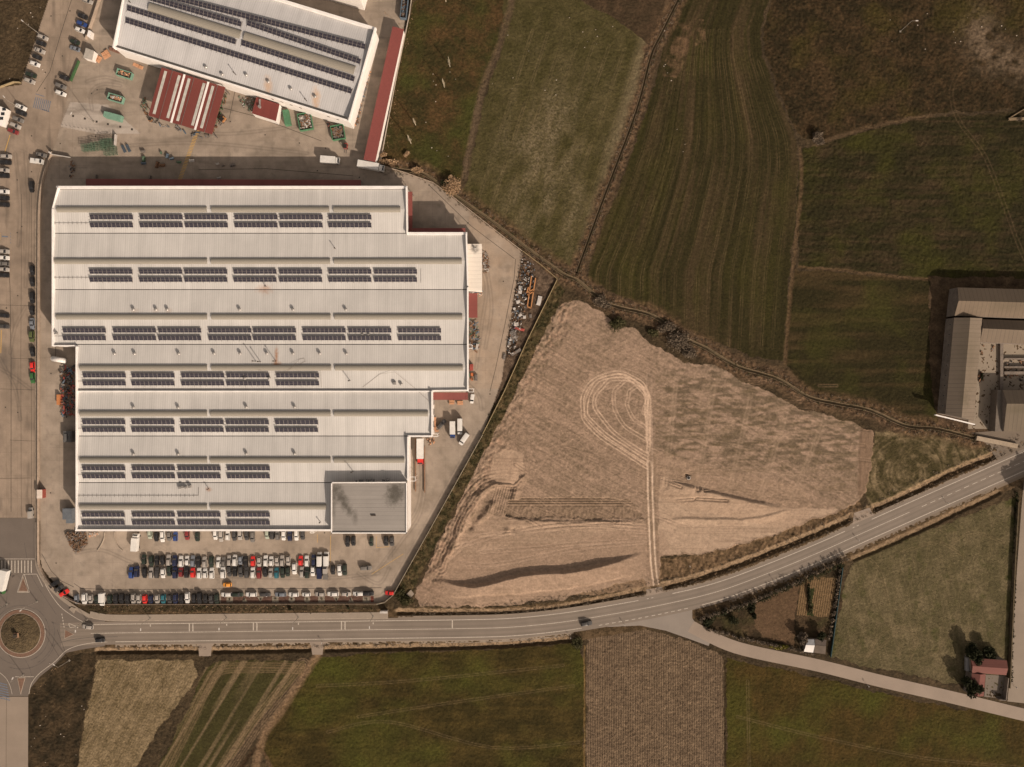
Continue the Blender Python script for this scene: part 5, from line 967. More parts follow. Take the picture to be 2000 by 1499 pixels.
row([(152,1169.5,'uh-'),(167.5,1169,'wo-'),(179,1169.5,'sh-'),(191,1171,'Gh-'),(216,1170,'Gh-'),(228,1170,'ke-'),(239.5,1169,'ke-'),(251,1171,'ke-'),(262.5,1169,'se-'),(273,1169.5,'sh-'),(284.6,1170.5,'rh-'),(296,1170.5,'nh-'),(309,1169.5,'sh-'),(320.6,1169.5,'th-'),(333,1169.5,'dh-'),(344,1169.5,'ne-'),(356,1170,'ke-'),(367.6,1167,'we-'),(380,1168,'kh-'),(391.5,1167,'ko-'),(403,1169,'kh-'),(414,1170,'dh-'),(425,1169.5,'Ge-')],'the front row along the wall','cars in the front row along the brown wall',90)
row([(444,1160.5,'we-'),(465.5,1160.5,'Go'),(492,1160.5,'we-'),(519,1160.5,'de'),(549,1160.5,'ue-'),(574.5,1160.5,'wh-'),(599,1160.5,'wm-'),(626,1160,'sh-'),(651,1159.5,'we-'),(677,1159.5,'sh'),(701,1159,'we-'),(720,1158.5,'ko')],'the row above the brown planting bed','cars parked end to end above the planting bed',0)
G_='cars on their own in the car park'
make_car('off-road car','grey',715.5,1108.5,2,'grey off-road car standing alone right of the double parking rows',G_)
make_car('small car','orange',445,1141.5,181,'orange yellow small car driving between the double row and the front row',G_)
make_car('hatchback','red',762,1157.5,180,'red hatchback parked alone in the far right corner of the car park',G_)
make_car('saloon car','black',108,1140,32,'black saloon car, upper one of two at the curved wall by the roundabout',G_)
make_car('hatchback','dark grey',117.5,1149,32,'dark grey hatchback between a black and a dark red car at the curved wall',G_)
make_car('hatchback','red',127.5,1157.5,32,'red hatchback, lowest of three cars at the curved wall',G_)
make_car('estate car','dark grey',862.5,828.5,48,'dark grey estate car parked by the stepped east wall next to two trucks',G_)
row([(173,4,'se'),(164,34,'kh'),(162,48.5,'be'),(158.6,61,'wh'),(148.5,84,'Gh'),(148,96.5,'us-'),(128.6,154,'kh'),(121,170,'ge'),(121,184,'we')],'the slanted row right of the street','cars parked on the right of the northern street',-20,'top')
row([(86,75,'se'),(83,87,'kh'),(80,101,'ss'),(75,113.5,'kh'),(71,127,'wh'),(63,148,'Ge'),(60.5,160,'se')],'the slanted row beside the scrub','cars parked beside the upper left scrub',-20,'top')
row([(43.5,211,'we'),(44,222.5,'ke'),(38,235,'ge'),(32.6,247,'se'),(28,258,'Re')],'the group beside the street kiosk','cars parked beside the street kiosk',-22,'top')
row([(14.5,307,'se'),(13.5,318.6,'ke'),(9.7,334,'se'),(9.7,344.7,'ke'),(9.7,375.7,'we'),(9.7,388,'ks'),(9.7,401,'ke'),(9.7,492,'se'),(9.7,504.4,'we'),(9.7,516,'ge-'),(9.7,527,'se'),(9.7,538.6,'ke'),(9.7,617,'ks'),(9.7,638,'de')],'the bays at the left edge','cars in the bays at the left edge',-2,'top')
row([(64.4,366,'ke-'),(65.4,529,'kh-'),(65.4,551,'kh-'),(65.4,582,'ke-'),(65,607,'kh-'),(65,633,'us-'),(64.4,657.6,'Oo-'),(65.8,687.6,'kh-'),(65.8,717.6,'re-'),(65.8,738,'Ee-')],'the line along the street wall','cars parked along the street wall',90,'top')
make_car('saloon car','grey',83,304,-12,'grey saloon car behind the white pickup at the yard entrance','cars near the yard entrance')
van('truck','white',75.5,317,-8,'small white pickup van standing across the street at the yard entrance','vans and trucks around the warehouse','pickup',hh=1.5,L=4.9,wd=.9,name='pickup_van',cab=2.4)
van('van','silver',63,1001,92,'small silver van at the street edge just above the asphalt square','vans and trucks around the warehouse',L=4.2,wd=.85,hh=1.9)
van('van','white',202,1169.5,-90,'white van in the front row beside a dark car near its left end','vans and trucks around the warehouse',L=5.0,hh=2.2)
van('van','white',625.5,1091,90,'white van, left one of two tall vans at the end of the upper line','vans and trucks around the warehouse',L=5.3,hh=2.3)
van('van','white',638.5,1090.5,90,'white van, right one of two tall vans at the end of the upper line','vans and trucks around the warehouse',L=5.3,hh=2.3)
van('truck','navy',625,1117,90,'dark blue pickup in the lower line below the two white vans','vans and trucks around the warehouse','pickup',boxc='navy',hh=1.4,L=5.0,wd=.92,name='pickup',cab=2.6)
van('truck','silver',637,1118,90,'grey pickup with open load bed in the lower line of the double row','vans and trucks around the warehouse','pickup',boxc='grey',hh=1.2,L=5.1,wd=.9,name='pickup',cab=2.7)
van('truck','white',268.5,1058,86,'old white box truck parked at the left end under the south wall','vans and trucks around the warehouse','truck',L=6.6,wd=1.15,hh=2.9,name='box_truck')
van('truck','white',647,316,-4,'white box truck in the north yard below the northern warehouse','vans and trucks around the warehouse','truck',L=7.2,wd=1.2,hh=3.2,name='box_truck')
van('truck','white',726.5,328,-10,'long white lorry passing the lower end of the long red shed','vans and trucks around the warehouse','lorry',L=10.2,wd=1.25,hh=3.6,name='lorry',cab=2)
van('truck','blue',884.5,839,-90,'white box truck with a blue cab in the east yard','vans and trucks around the warehouse','truck',L=6.6,wd=.98,hh=3.0,name='box_truck')
van('van','white',898.5,833,-90,'long white van right beside the blue cab truck in the east yard','vans and trucks around the warehouse',L=6.3,wd=1.0,hh=2.6)
van('van','white',906.5,857.5,-125,'white van parked at an angle below the blue cab truck','vans and trucks around the warehouse',L=5.2,wd=.98,hh=2.3)
van('truck','red',822,881,-90,'long white lorry with a red cab at the dock by the south east corner','vans and trucks around the warehouse','lorry',L=10.0,wd=1.2,hh=3.7,name='lorry',cab=2.2)
van('van','white',922.5,779,-98,'small white van at the right end of the red south east canopy','vans and trucks around the warehouse',L=3.7,wd=.75,hh=1.9)
van('truck','green',12,1134,-104,'white roofed bus with green sides entering the asphalt square','vans and trucks around the warehouse','lorry',boxc='white',L=9.4,wd=1.35,hh=3.4,name='lorry',cab=1.4).name='lorry'
make_car('estate car','silver',173.5,1223.5,174,'silver estate car approaching the roundabout on the main road','cars driving on the main road',name='car')
make_car('hatchback','black',197.5,1249.5,2,'black hatchback leaving the roundabout on the main road','cars driving on the main road',name='car')
make_car('estate car','dark grey',1145,1217,8,'dark car with silver windows driving on the bend of the main road','cars driving on the main road',name='car')
# ---------------------------------------------------------------- planting bed with shapes
t=thing('planting_bed','long brown mulch bed with pale squares, circles and triangles below the parked cars','planting bed',W(432,1171)); BED=M('mulch',C(98,70,56),.95,var=.4,scale=1,fine=6); PEB=M('pale_pebbles',C(140,124,104),.9,var=.45,scale=2,fine=8)
def poly_prism(poly,z0,z1,name,mat,root):
    mb=MB(); mb.prism([(W(*p).x,W(*p).y) for p in poly],z0,z1); return F(mb,name,mat,root=root)
poly_prism([(432,1165),(722,1164),(722,1176.5),(432,1177.5)],-.05,.06,'mulch',BED,t)
def sq(x): return [(x-6.3,1165.5),(x+6.3,1165.5),(x+6.3,1176.7),(x-6.3,1176.7)]
for x,k in ((449,'s'),(478,'u'),(509,'d'),(538,'s'),(570,'c'),(600,'c'),(628,'s'),(657,'d'),(686,'u'),(715,'s')):
    if k=='s': P=sq(x)
    elif k=='c': P=[(x+6.3*math.cos(R(a)),1171+6*math.sin(R(a))) for a in range(0,360,20)]
    elif k=='d': P=[(x-6.5,1165.5),(x+6.5,1165.5),(x,1176)]
    else: P=[(x,1166),(x+5.6,1176.3),(x-5.6,1176.3)]
    poly_prism(P,.0,.10,'pebble_shape',PEB,t)
    mb=MB(); 
    for _ in range(3): c=W(x+random.uniform(-2,2),1170+random.uniform(-1.5,1.5),.1); mb.box(c.x-.16,c.y-.45,.1,c.x+.16,c.y+.3,.22)
    F(mb,'stone_mark',M('mark_dark',C(90,78,62),.8),root=t)
poly_prism([(724,1165),(730,1165),(730,1176.5),(724,1176.5)],-.05,.07,'mulch',M('red_mulch',C(112,60,46),.95,var=.4),t)
t=thing('ramp_wall','pair of curved pale kerbs flaring out from the south wall','kerb',W(203,1042))
for ln in ([(205,1040),(204,1052),(198,1065),(191,1076)],[(224,1040),(226,1056),(232,1068),(240,1076)]):
    mb=MB(); wallmesh(mb,smooth(ln,4),.8,.35); F(mb,'kerb',STONE,root=t)
# ---------------------------------------------------------------- skips, containers, pallets
SKG=M('skip_green',C(116,144,120),.6,var=.2); SKD=M('skip_dark_green',C(82,118,84),.6,var=.2); RUST=M('scrap_rust',C(128,92,66),.8,var=.6,scale=3,fine=9); SCR=M('scrap_grey',C(132,118,106),.6,.2,var=.7,scale=3,fine=9); WOOD=M('pallet_wood',C(206,148,108),.85,var=.25,scale=2); ORW=M('orange_steel',C(180,122,76),.6,var=.2); BLS=M('blue_steel',C(92,100,106),.6,var=.3); GNS=M('green_steel',C(92,108,84),.6,var=.3); REDS=M('red_steel',C(160,74,62),.6,var=.25); WHS=M('white_steel',C(190,176,162),.5,var=.2)
def junk(mb,x0,y0,x1,y1,z,n,sz=.5,mats=(0,1,2),long_=1.0):
    for _ in range(n):
        x,y=random.uniform(x0,x1),random.uniform(y0,y1); a=random.uniform(0,math.pi); l=random.uniform(.3,1)*sz*long_; w_=random.uniform(.1,.5)*sz
        Mx=Matrix.Translation((x,y,z+random.uniform(0,.3)))@Matrix.Rotation(a,4,'Z')@Matrix.Rotation(random.uniform(-.5,.5),4,'X'); mb.box(-l,-w_,0,l,w_,random.uniform(.05,.35),random.choice(mats),Mx)
def skip(px,py,L,Wd,H,rz,mat,label,fill=None,cat='skip',closed=False,name='skip',rim=True):
    t=thing(name,label,cat,W(px,py),R(rz),'skips and containers in the north yard'); x,y=L/2,Wd/2; mb=MB()
    mb.box(-x,-y,.1,x,y,.25); mb.box(-x,-y,.25,x,-y+.12,H); mb.box(-x,y-.12,.25,x,y,H); mb.box(-x,-y+.12,.25,-x+.12,y-.12,H); mb.box(x-.12,-y+.12,.25,x,y-.12,H)
    for q in range(6): xx=-x+L*(q+.5)/6; mb.box(xx-.06,-y-.08,.25,xx+.06,-y,H-.05); mb.box(xx-.06,y,.25,xx+.06,y+.08,H-.05)
    if closed: mb.box(-x+.02,-y+.02,H,x-.02,y-.02,H+.06)
    else:
        mb.box(-x-.06,-y-.06,H,x+.06,-y+.14,H+.08); mb.box(-x-.06,y-.14,H,x+.06,y+.06,H+.08)
    link('container_body',mb.mesh('container_body',mat),t)
    if fill:
        mb=MB(); junk(mb,-x+.6,-y+.5,x-.6,y-.5,H*.45,int(L*Wd*5),.55); link('scrap_load',mb.mesh('scrap_load',fill),t)
    if closed:
        mb=MB(); 
        for q in range(int(L/.8)): mb.box(-x+.3+q*.8,-y+.1,H+.06,-x+.4+q*.8,y-.1,H+.11)
        link('lid_ribs',mb.mesh('lid_ribs',mat),t)
    return t
skip(246.5,148,6.0,2.5,1.9,-17,SKG,'pale green open skip with brown rubbish, uppermost of three by the striped canopy',[WOOD,RUST,SCR])
skip(229.5,195,6.0,2.5,1.9,-17,SKG,'pale green open skip heaped with pale rubble, middle of three',[WHS,WOOD,RUST])
t=skip(226,231,6.4,2.3,1.9,-15,SKG,'pale green closed compactor container, lowest of three in the yard',None,'container',True,'compactor_container')
mb=MB(); mb.box(-3.7,-1.0,.6,-3.2,1.0,2.2); link('tipping_head',mb.mesh('tipping_head',SKG),t)
skip(562.5,233,5.9,2.2,2.2,-80,SKD,'deep green closed container right of the red roofed hut',None,'container',True,'container')
skip(598,240,6.6,5.2,1.7,-80,SKD,'green skip overflowing with silver scrap metal near the white wall',[SCR,WHS,RUST])
skip(661.5,261,5.6,5.0,1.8,-80,SKD,'green skip full of grey wire scrap by the corner of the northern warehouse',[SCR,SCR,RUST])
skip(790.5,21.5,7.6,2.4,2.2,84,BLS,'narrow blue container with dark junk near the top edge beside the meadow',[RUST,SCR,BLS])
def heap(name,label,cat,poly,n,mats,sz=.6,z=.05,long_=1.0,group=None):
    pts=[W(*p) for p in poly]; x0,x1=min(p.x for p in pts),max(p.x for p in pts); y0,y1=min(p.y for p in pts),max(p.y for p in pts); c=sum(pts,Vector())/len(pts)
    t=thing(name,label,cat,c,group=group); mb=MB(); k=0
    P=[(p.x,p.y) for p in pts]; tries=0
    while k<n and tries<n*20:
        tries+=1; x,y=random.uniform(x0,x1),random.uniform(y0,y1); ins=False
        for i in range(len(P)):
            (ax,ay),(bx,by)=P[i],P[(i+1)%len(P)]
            if (ay>y)!=(by>y) and x<(bx-ax)*(y-ay)/(by-ay)+ax: ins=not ins
        if ins: junk(mb,x-.1,y-.1,x+.1,y+.1,z+random.random()*.5,1,sz,range(len(mats)),long_); k+=1
    F(mb,'pieces',mats,root=t); return t
def pallets(px,py,nx,ny,w_,l,h,rz,label,mat=None,name='pallet_stack'):
    t=thing(name,label,'pallets',W(px,py),R(rz),'stacks of pallets and crates'); 
    for i in range(nx):
        for j in range(ny):
            mb=MB(); x0=(i-nx/2)*w_+.06; y0=(j-ny/2)*l+.06; hh=h*random.uniform(.75,1.1); k=max(1,int(hh/.3))
            for q in range(k):
                z=q*.3
                for s in range(5): mb.box(x0,y0+s*(l-.12)/5,z+.14,x0+w_-.12,y0+(s+.8)*(l-.12)/5,z+.2)
                for s in (0,.44,.88): mb.box(x0+s*(w_-.12),y0,z,x0+(s+.12)*(w_-.12),y0+l-.12,z+.14)
            link('stack',mb.mesh('stack',mat or WOOD),t)
    return t
pallets(899,787,1,1,2.2,1.7,1.6,0,'orange wooden crates, right pair below the red south east canopy'); pallets(882.5,786,1,2,2.1,.9,1.2,0,'orange wooden boards, left pair below the red south east canopy')
pallets(849,822,1,2,1.2,1.5,1.5,0,'orange pallets along the stepped east wall beside the dark grey car'); pallets(849.5,834,1,2,1.1,1.2,1.2,0,'lower orange pallets along the stepped east wall'); pallets(853,842,1,1,1.6,.8,.5,0,'single low pallet near the corner of the stepped east wall')
pallets(924,739,1,1,1.0,1.6,1.3,0,'tan crate beside the rusty crates on the east side',M('crate_tan',C(150,120,96),.8)); pallets(922,732,1,1,1.0,1.4,1.5,0,'orange crate in the small group on the east side',M('crate_orange',C(200,112,66),.8)); pallets(916.5,733,1,1,.9,1.4,1.3,0,'olive crate at the east wall above the red canopy',GNS); pallets(921,718,1,1,1.4,2.6,1.6,0,'dark red crate at the east wall above the orange crate',REDS); pallets(922,741,1,1,.9,1.1,1.0,0,'small orange crate lowest in the group on the east side',M('crate_orange',C(200,112,66),.8)); pallets(930,738,1,1,1.2,2.6,1.4,0,'grey wire crate with pale sacks on the east side',SCR)
pallets(208,108,2,2,1.5,1.4,.9,30,'loose tan pallets by the corner of the northern warehouse'); pallets(192,116,2,2,1.3,1.3,.7,60,'broken pallets beside the white gatehouse'); pallets(270,130,3,1,1.4,1.4,.6,-25,'brown pallets leaning at the white wall left of the striped canopy'); pallets(225,100,3,1,1.4,1.3,1.0,-20,'low brick coloured stack at the left corner of the northern warehouse',M('brick_stack',C(140,100,80),.85))
pallets(932,677.5,1,1,1.0,2.3,1.5,-12,'small white cabinet in the east yard below the steel racks',WHS,'cabinet')
def rack(px,py,L,Wd,H,rz,mat,label,nl=3,group='steel racks in the yard'):
    t=thing('steel_rack',label,'rack',W(px,py),R(rz),group); mb=MB(); x,y=L/2,Wd/2
    for i in range(4):
        xx=-x+L*i/3
        for yy in (-y,y): mb.bar((xx-.05,yy,0),(xx+.05,yy,0),.1,H)
        for z in (.3,H*.6,H-.1): mb.bar((xx,-y,z),(xx,y,z),.09,.09)
    for z in (.3,H*.6,H-.1):
        for q in range(nl+1): yy=-y+Wd*q/nl; mb.bar((-x,yy,z),(x,yy,z),.1,.1)
    link('frame',mb.mesh('frame',mat),t); return t
for x,y,L,wd,lab in ((176,291,4.2,2.4,'left one of three dark steel racks in a line beside the gate'),(196,288,4.6,2.8,'middle one of three dark steel racks in a line beside the gate'),(219,297,4.4,3.0,'olive steel rack, lowest and rightmost at the edge of the building shadow'),(213,282,4.2,2.6,'right one of three dark steel racks in a line beside the gate')): rack(x,y,L,wd,2.6,6,GNS,lab,4)
for x,y,lab in ((243,292,'left one of two narrow bundles of blue grey profiles'),(252,291,'right one of two narrow bundles of blue grey profiles')):
    t=thing('profile_bundle',lab,'steel bundle',W(x,y),R(115),'bundles of steel profiles'); mb=MB()
    for q in range(5): mb.bar((-1.5,-.4+q*.2,.1+.25*(q%3)),(1.5,-.4+q*.2,.1+.25*(q%3)),.12,.5)
    link('profiles',mb.mesh('profiles',BLS),t)
def machine(px,py,rz,mat,label,s=1.0,name='forklift',cat='forklift',grp='machines in the yard'):
    t=thing(name,label,cat,W(px,py),R(rz),grp); b=MB(); b.box(-.9*s,-.55*s,.3,.7*s,.55*s,1.0); b.box(-.95*s,-.5*s,.6,-.4*s,.5*s,1.35); link('body',b.mesh('body',mat),t)
    b=MB()
    for a,c in ((-.4,-.5),(-.4,.5),(.6,-.5),(.6,.5)): b.tube((a*s,c*s,1.0),(a*s,c*s,2.1),.05,.05,6)
    b.box(-.5*s,-.55*s,2.1,.7*s,.55*s,2.17); link('cage',b.mesh('cage',TYRE),t)
    b=MB(); b.box(.75*s,-.4*s,.1,.85*s,-.28*s,2.5); b.box(.75*s,.28*s,.1,.85*s,.4*s,2.5); b.box(.85*s,-.35*s,.12,1.9*s,-.2*s,.2); b.box(.85*s,.2*s,.12,1.9*s,.35*s,.2); link('mast',b.mesh('mast',SCR),t)
    b=MB(); b.tube((0,-.1,0),(0,.1,0),.3,.3,10); wm=b.mesh('wheel',TYRE)
    for a in (-.6,.5):
        for c in (-.55,.55): q=link('wheel',wm,t); q.location=(a*s,c*s,.3)
    return t
machine(676,288,-95,REDS,'red forklift at the lower right corner of the northern warehouse',1.3); machine(437,236,-130,ORW,'bright orange lift machine on the right of the striped canopy',1.3,'lift_machine','machine'); machine(297,237,-20,ORW,'small orange machine under the lower left corner of the striped canopy',.9,'lift_machine','machine'); machine(643,246,-70,REDS,'red trolley between the two large green skips',.9,'trolley','trolley')
for x,y,m_,lab,s in ((281,297,SCR,'grey machine part standing in the shadow edge left of the yellow line',1.0),(282,312,GNS,'dark green frame in the shade below the grey machine part',1.3),(282,320,BLS,'bluish frame in the shade lowest of its column',1.1),(328,306,BLS,'bright blue gas bottle trolley at the shadow edge',1.1),(337,311,BLS,'dark blue cart right of the bright blue trolley',1.0),(351,318,GNS,'olive cart just left of the yellow hatched line',1.0),(376,315,WHS,'three pale barrels right of the yellow hatched line',1.2),(426,321,WHS,'pale upright box in the shaded yard',.7),(437,325,SCR,'thin grey post base in the shaded yard',.6),(456,324,SCR,'long pale pallet truck in the shaded yard',1.3),(429,349,WHS,'white plank bundle beside the shaded red canopy',.9),(295,348,SCR,'grey rags bundle next to the shaded red canopy',.9),(190,346,SCR,'pale sheet near the left end of the shaded red canopy',.8),(308,323,RUST,'dark diagonal beam bundle in the shade',1.6),(318,324,RUST,'second dark diagonal beam bundle in the shade',1.4),(316,300,GNS,'small green post at the shadow edge',.6)):
    t=thing('workshop_cart',lab,'cart',W(x,y),R(random.choice((0,15,90,75))),'loose carts and parts in the north yard'); mb=MB(); a=.75*s; mb.box(-a,-a*.55,.15,a,a*.55,.3); mb.box(-a,-a*.55,.3,-a+.1,a*.55,1.1); mb.box(a-.1,-a*.55,.3,a,a*.55,1.1)
    for q in range(3): mb.tube((-a*.6+q*a*.6,0,.3),(-a*.6+q*a*.6,0,1.2),.22*s,.22*s,8)
    link('frame',mb.mesh('frame',m_),t)
# barrier and gate at the entrance
t=thing('sliding_gate','long white sliding gate lying across the yard entrance','gate',W(104,303)); mb=MB(); mb.bar(W(104,303,.3),W(139,309,.3),.15,1.2); mb.bar(W(101,300,0),W(104,302,0),.6,2.2); F(mb,'gate_leaf',WHS,root=t)
t=thing('gate','tall white gate leaf beside the steel racks','gate',W(228,265)); mb=MB(); mb.bar(W(229,265,0),W(227,287,0),.15,1.8); F(mb,'gate_leaf',WHS,root=t)
t=thing('fence','green mesh fence at the top left side of the north yard','fence',W(140,160)); mb=MB(); mb.bar(W(156,121,0),W(140,160,0),.5,1.2); F(mb,'green_hedge_screen',M('screen_green',C(60,86,50),.8,var=.3),root=t)
t=thing('bollard_row','row of short posts along the pale concrete of the north yard','bollards',W(123,245))
for q in range(13):
    mb=MB(); p=W(123+q*7.9,245+q*1.45); mb.tube((p.x,p.y,0),(p.x,p.y,1.3),.07,.06,6); F(mb,'post',STEEL,root=t)
# west side stores and tank
t=thing('gas_tank','white horizontal gas tank in the notch of the west wall','tank',W(115,702)); mb=MB(); p=W(103,701,2.0);q=W(127,705,2.0); mb.tube(p,q,1.0,1.0,16); mb.sphere(p,.55,1.0,1.0,10,8); mb.sphere(q,.55,1.0,1.0,10,8); F(mb,'vessel',M('tank_white',C(222,208,194),.4,var=.05),root=t,smooth=True)
mb=MB()
for x in (107,122): a=W(x,703,0); mb.box(a.x-.25,a.y-.8,0,a.x+.25,a.y+.8,1.3)
F(mb,'saddle',STEEL,root=t)
t=thing('solid_stack','orange loaded rack beside the west wall','rack',W(117,779)); mb=MB(); a,b=W(115,791),W(120,771); mb.box(a.x,a.y,0,b.x,b.y,1.5); F(mb,'boards',M('orange_boards',C(190,120,72),.8,var=.2),root=t); t.name='board_stack'
heap('scrap_store','dark tangle of steel frames stored along the west wall','scrap',[(122,715),(147,715),(147,815),(122,815)],230,[RUST,SCR,BLS,M('iron_dark',C(58,50,46),.6),REDS],.7,.3,1.4)
heap('scrap_heap','brown heap of cut steel pieces at the south west corner of the warehouse','scrap',[(128,1040),(168,1037),(172,1062),(160,1076),(150,1080),(140,1065)],420,[RUST,M('iron_brown',C(112,88,66),.8),SCR],.45,.1,1.5)
heap('rubble_heap','pale paper and rubble scraps under the south wall beside the brown heap','rubble',[(174,1041),(196,1040),(192,1046),(176,1049)],40,[WHS,WOOD],.3)
heap('scrap_row','row of grey machine parts stored right of the white annex','scrap',[(943,492),(950,492),(957,512),(955,532),(943,535)],70,[SCR,WHS,RUST],.45)
heap('pipe_store','grey green pipes and bars stacked along the east wall','steel stock',[(914,625),(930,622),(936,640),(937,665),(928,690),(914,675)],60,[BLS,GNS,RUST,SCR],.6,.3,2.5)
heap('parts_row','small parts and boards under the white wall east of the annex','scrap',[(914,569),(944,569),(943,576),(935,580),(914,572)],40,[WHS,BLS,WOOD],.4)
heap('wood_scatter','brown splinters of wood right of the stepped dock','wood',[(833,856),(850,854),(848,868),(835,872)],35,[WOOD,RUST],.4)
heap('scrap_row','mixed carts and parts along the east wall of the northern warehouse','scrap',[(712,140),(724,142),(700,245),(686,250),(688,225)],110,[SCR,RUST,WOOD,BLS],.55)
heap('scrap_pile','dark pile of parts left of the red roofed hut','scrap',[(466,190),(500,192),(492,212),(500,226),(478,215)],60,[RUST,SCR,WHS,GNS],.5)
heap('leafy_scrap','green and dark clutter along the right side of the striped canopy','scrap',[(437,182),(446,185),(424,256),(416,262)],60,[M('clutter_green',C(72,88,56),.8),RUST],.5)
heap('steel_stock','blue grey frames along the lower edge of the striped canopy','steel stock',[(300,235),(415,268),(412,276),(298,243)],28,[BLS,SCR],.5,.1,2.2)
heap('scrap_row','dark clutter at the left foot of the striped canopy','scrap',[(284,190),(292,215),(288,228),(276,205)],24,[RUST,GNS],.6)
heap('hand_carts','line of dark carts near the left end of the shaded yard','carts',[(139,313),(148,313),(147,352),(140,352)],22,[RUST,SCR,M('iron_dark',C(58,50,46),.6)],.6,.2,1.2)
t=thing('container','grey container unit against the west wall below the scrap store','container',W(137,855)); mb=MB(); a,b=W(131,863),W(147,842); mb.box(a.x,a.y,0,b.x,b.y,2.6); mb.box(a.x+.5,a.y+.5,2.6,a.x+1.8,a.y+3.2,3.0); mb.box(a.x+2,a.y+1,2.6,a.x+3,a.y+3.4,2.9); F(mb,'body',M('unit_dark',C(96,90,84),.5),root=t)
t=thing('container','blue grey container beside the lower west wall','container',W(137,1002)); mb=MB(); a,b=W(129,1018),W(147,992); mb.box(a.x,a.y+1,0,b.x,b.y,2.4); mb.box(a.x+1,a.y-.6,0,b.x,a.y+.9,1.7); 
for q in range(8): mb.box(a.x,a.y+1.2+q*.5,2.4,b.x,a.y+1.3+q*.5,2.46)
F(mb,'body',M('unit_blue',C(108,108,108),.5),root=t)
# debris strip
def frame_obj():
    t=thing('orange_girder','long orange steel frame lying in the scrap strip','steel frame',W(1036,572)); mb=MB()
    for a,b in (((1038,540),(1030,600)),((1046,544),(1037,603)),((1030,600),(1038,603)),((1028,573),(1042,566)),((1030,577),(1043,570)),((1032,562),(1029,572))): mb.bar(W(*a,0)+Vector((0,0,.5)),W(*b,0)+Vector((0,0,.5)),.4,.5)
    F(mb,'beam',ORW,root=t)
frame_obj()
STUFF=tag(heap('scrap_ground','loose scraps of metal, paper and rubble covering the narrow strip','rubble',[(1021,500),(1045,520),(1042,560),(1028,600),(1018,640),(1005,690),(990,700),(992,660),(1008,570)],420,[WHS,SCR,RUST,BLS,M('junk_dark',C(70,58,48),.8)],.42),kind=None)
for x,y,w_,l,rz,m_,lab in ((1016,567,1.5,3,-8,WHS,'pale grey sheet stack in the upper scrap strip'),(1053,588,1.6,3.6,-14,WHS,'white trailer frame by the ochre wall'),(1016,616,1.3,1.1,30,WHS,'white board upper of two by the concrete edge'),(1024,620,1.2,1.2,0,WHS,'white square box in the scrap strip'),(1036,618,1.0,1.4,10,SCR,'grey box near the ochre wall'),(1012,590,1.6,1.4,20,WHS,'crumpled white sheet at the concrete edge'),(1005,603,1.2,1.0,20,WHS,'small white sheet at the concrete edge'),(1008,634,1.8,1.4,0,WHS,'broken white panel in the lower scrap strip'),(1014,643,4.2,1.0,-14,REDS,'dark red beam lying in the lower scrap strip'),(1003,656,2.2,4.0,12,SCR,'large grey concrete slab in the lower scrap strip'),(996,668,.8,4.5,-20,WHS,'long pale strip beside the grey slab'),(1008,688,4.2,1.2,30,SCR,'grey plank lying slanted across the lower strip'),(985,697,.9,2.4,-10,SCR,'small grey panel at the lower end of the strip')):
    t=thing('scrap_sheet',lab,'scrap',W(x,y),R(rz),'single sheets in the scrap strip'); mb=MB(); mb.box(-w_/2,-l/2,.25,w_/2,l/2,.5); mb.box(-w_*.4,-l*.45,.5,w_*.35,l*.3,.62); link('sheet',mb.mesh('sheet',m_),t)
# ---------------------------------------------------------------- lamps, posts, signs
def lamp(px,py,H,rz,label,arm=2.0,cat='street lamp',grp='lamp posts'):
    t=thing('lamp_post',label,cat,W(px,py),R(rz),grp); mb=MB(); mb.tube((0,0,0),(0,0,H),.13,.07,8); mb.tube((0,0,H-.1),(arm,0,H+.15),.05,.05,6); mb.box(-.35,-.35,0,.35,.35,.15); link('pole',mb.mesh('pole',M('pole_grey',C(150,136,120),.5,.2)),t)
    mb=MB(); mb.box(arm-.25,-.17,H+.1,arm+.75,.17,H+.28); link('lamp_head',mb.mesh('lamp_head',WHS),t); return t
for x,y,h,rz,lab in ((183,238,14,-120,'tall floodlight mast on the pale concrete of the north yard'),(79,68,9,140,'street lamp beside the scrub at the upper left'),(43,213,9,130,'street lamp above the white car beside the kiosk'),(294,1208,8,-90,'first street lamp from the left on the main road pavement'),(443,1207,8,-90,'second street lamp from the left on the main road pavement'),(583,1206,8,-90,'third street lamp from the left on the main road pavement'),(729,1204,8,-90,'fourth street lamp from the left on the main road pavement'),(170,1211,8,-90,'street lamp at the bend beside the silver car'),(46,1318,8,60,'lamp on the island south of the roundabout'),(14,1180,8,-60,'lamp at the north edge of the roundabout'),(73,1175,8,-140,'lamp right of the north roundabout exit'),(136,1290,8,140,'lamp on the scrub south east of the roundabout'),(1758,62,9,0,'lone pole with shadow in the brown scrub at the upper right')): lamp(x,y,h,rz,lab,1.6)
for x,y,lab in ((630,1254,'small post at the driveway south of the main road'),(1114,1244,'small post on the south verge of the bend'),(1219,1219,'delineator post near the lane mouth'),(1346,1105,'delineator post above the hedge side of the road'),(1510,1133,'delineator post between hedge and road'),(1674,1054,'delineator post near the driveway on the rise'),(1848,982,'delineator post right of the second ditch'),(1693,1338,'short post on the south side of the lane'),(1980,1340,'short post beside the house drive')):
    t=thing('marker_post',lab,'post',W(x,y),group='marker posts along the roads'); mb=MB(); mb.tube((0,0,-.1),(0,0,1.9),.07,.07,6); mb.box(-.06,-.25,1.4,.06,.25,1.9); link('post',mb.mesh('post',WHS),t)
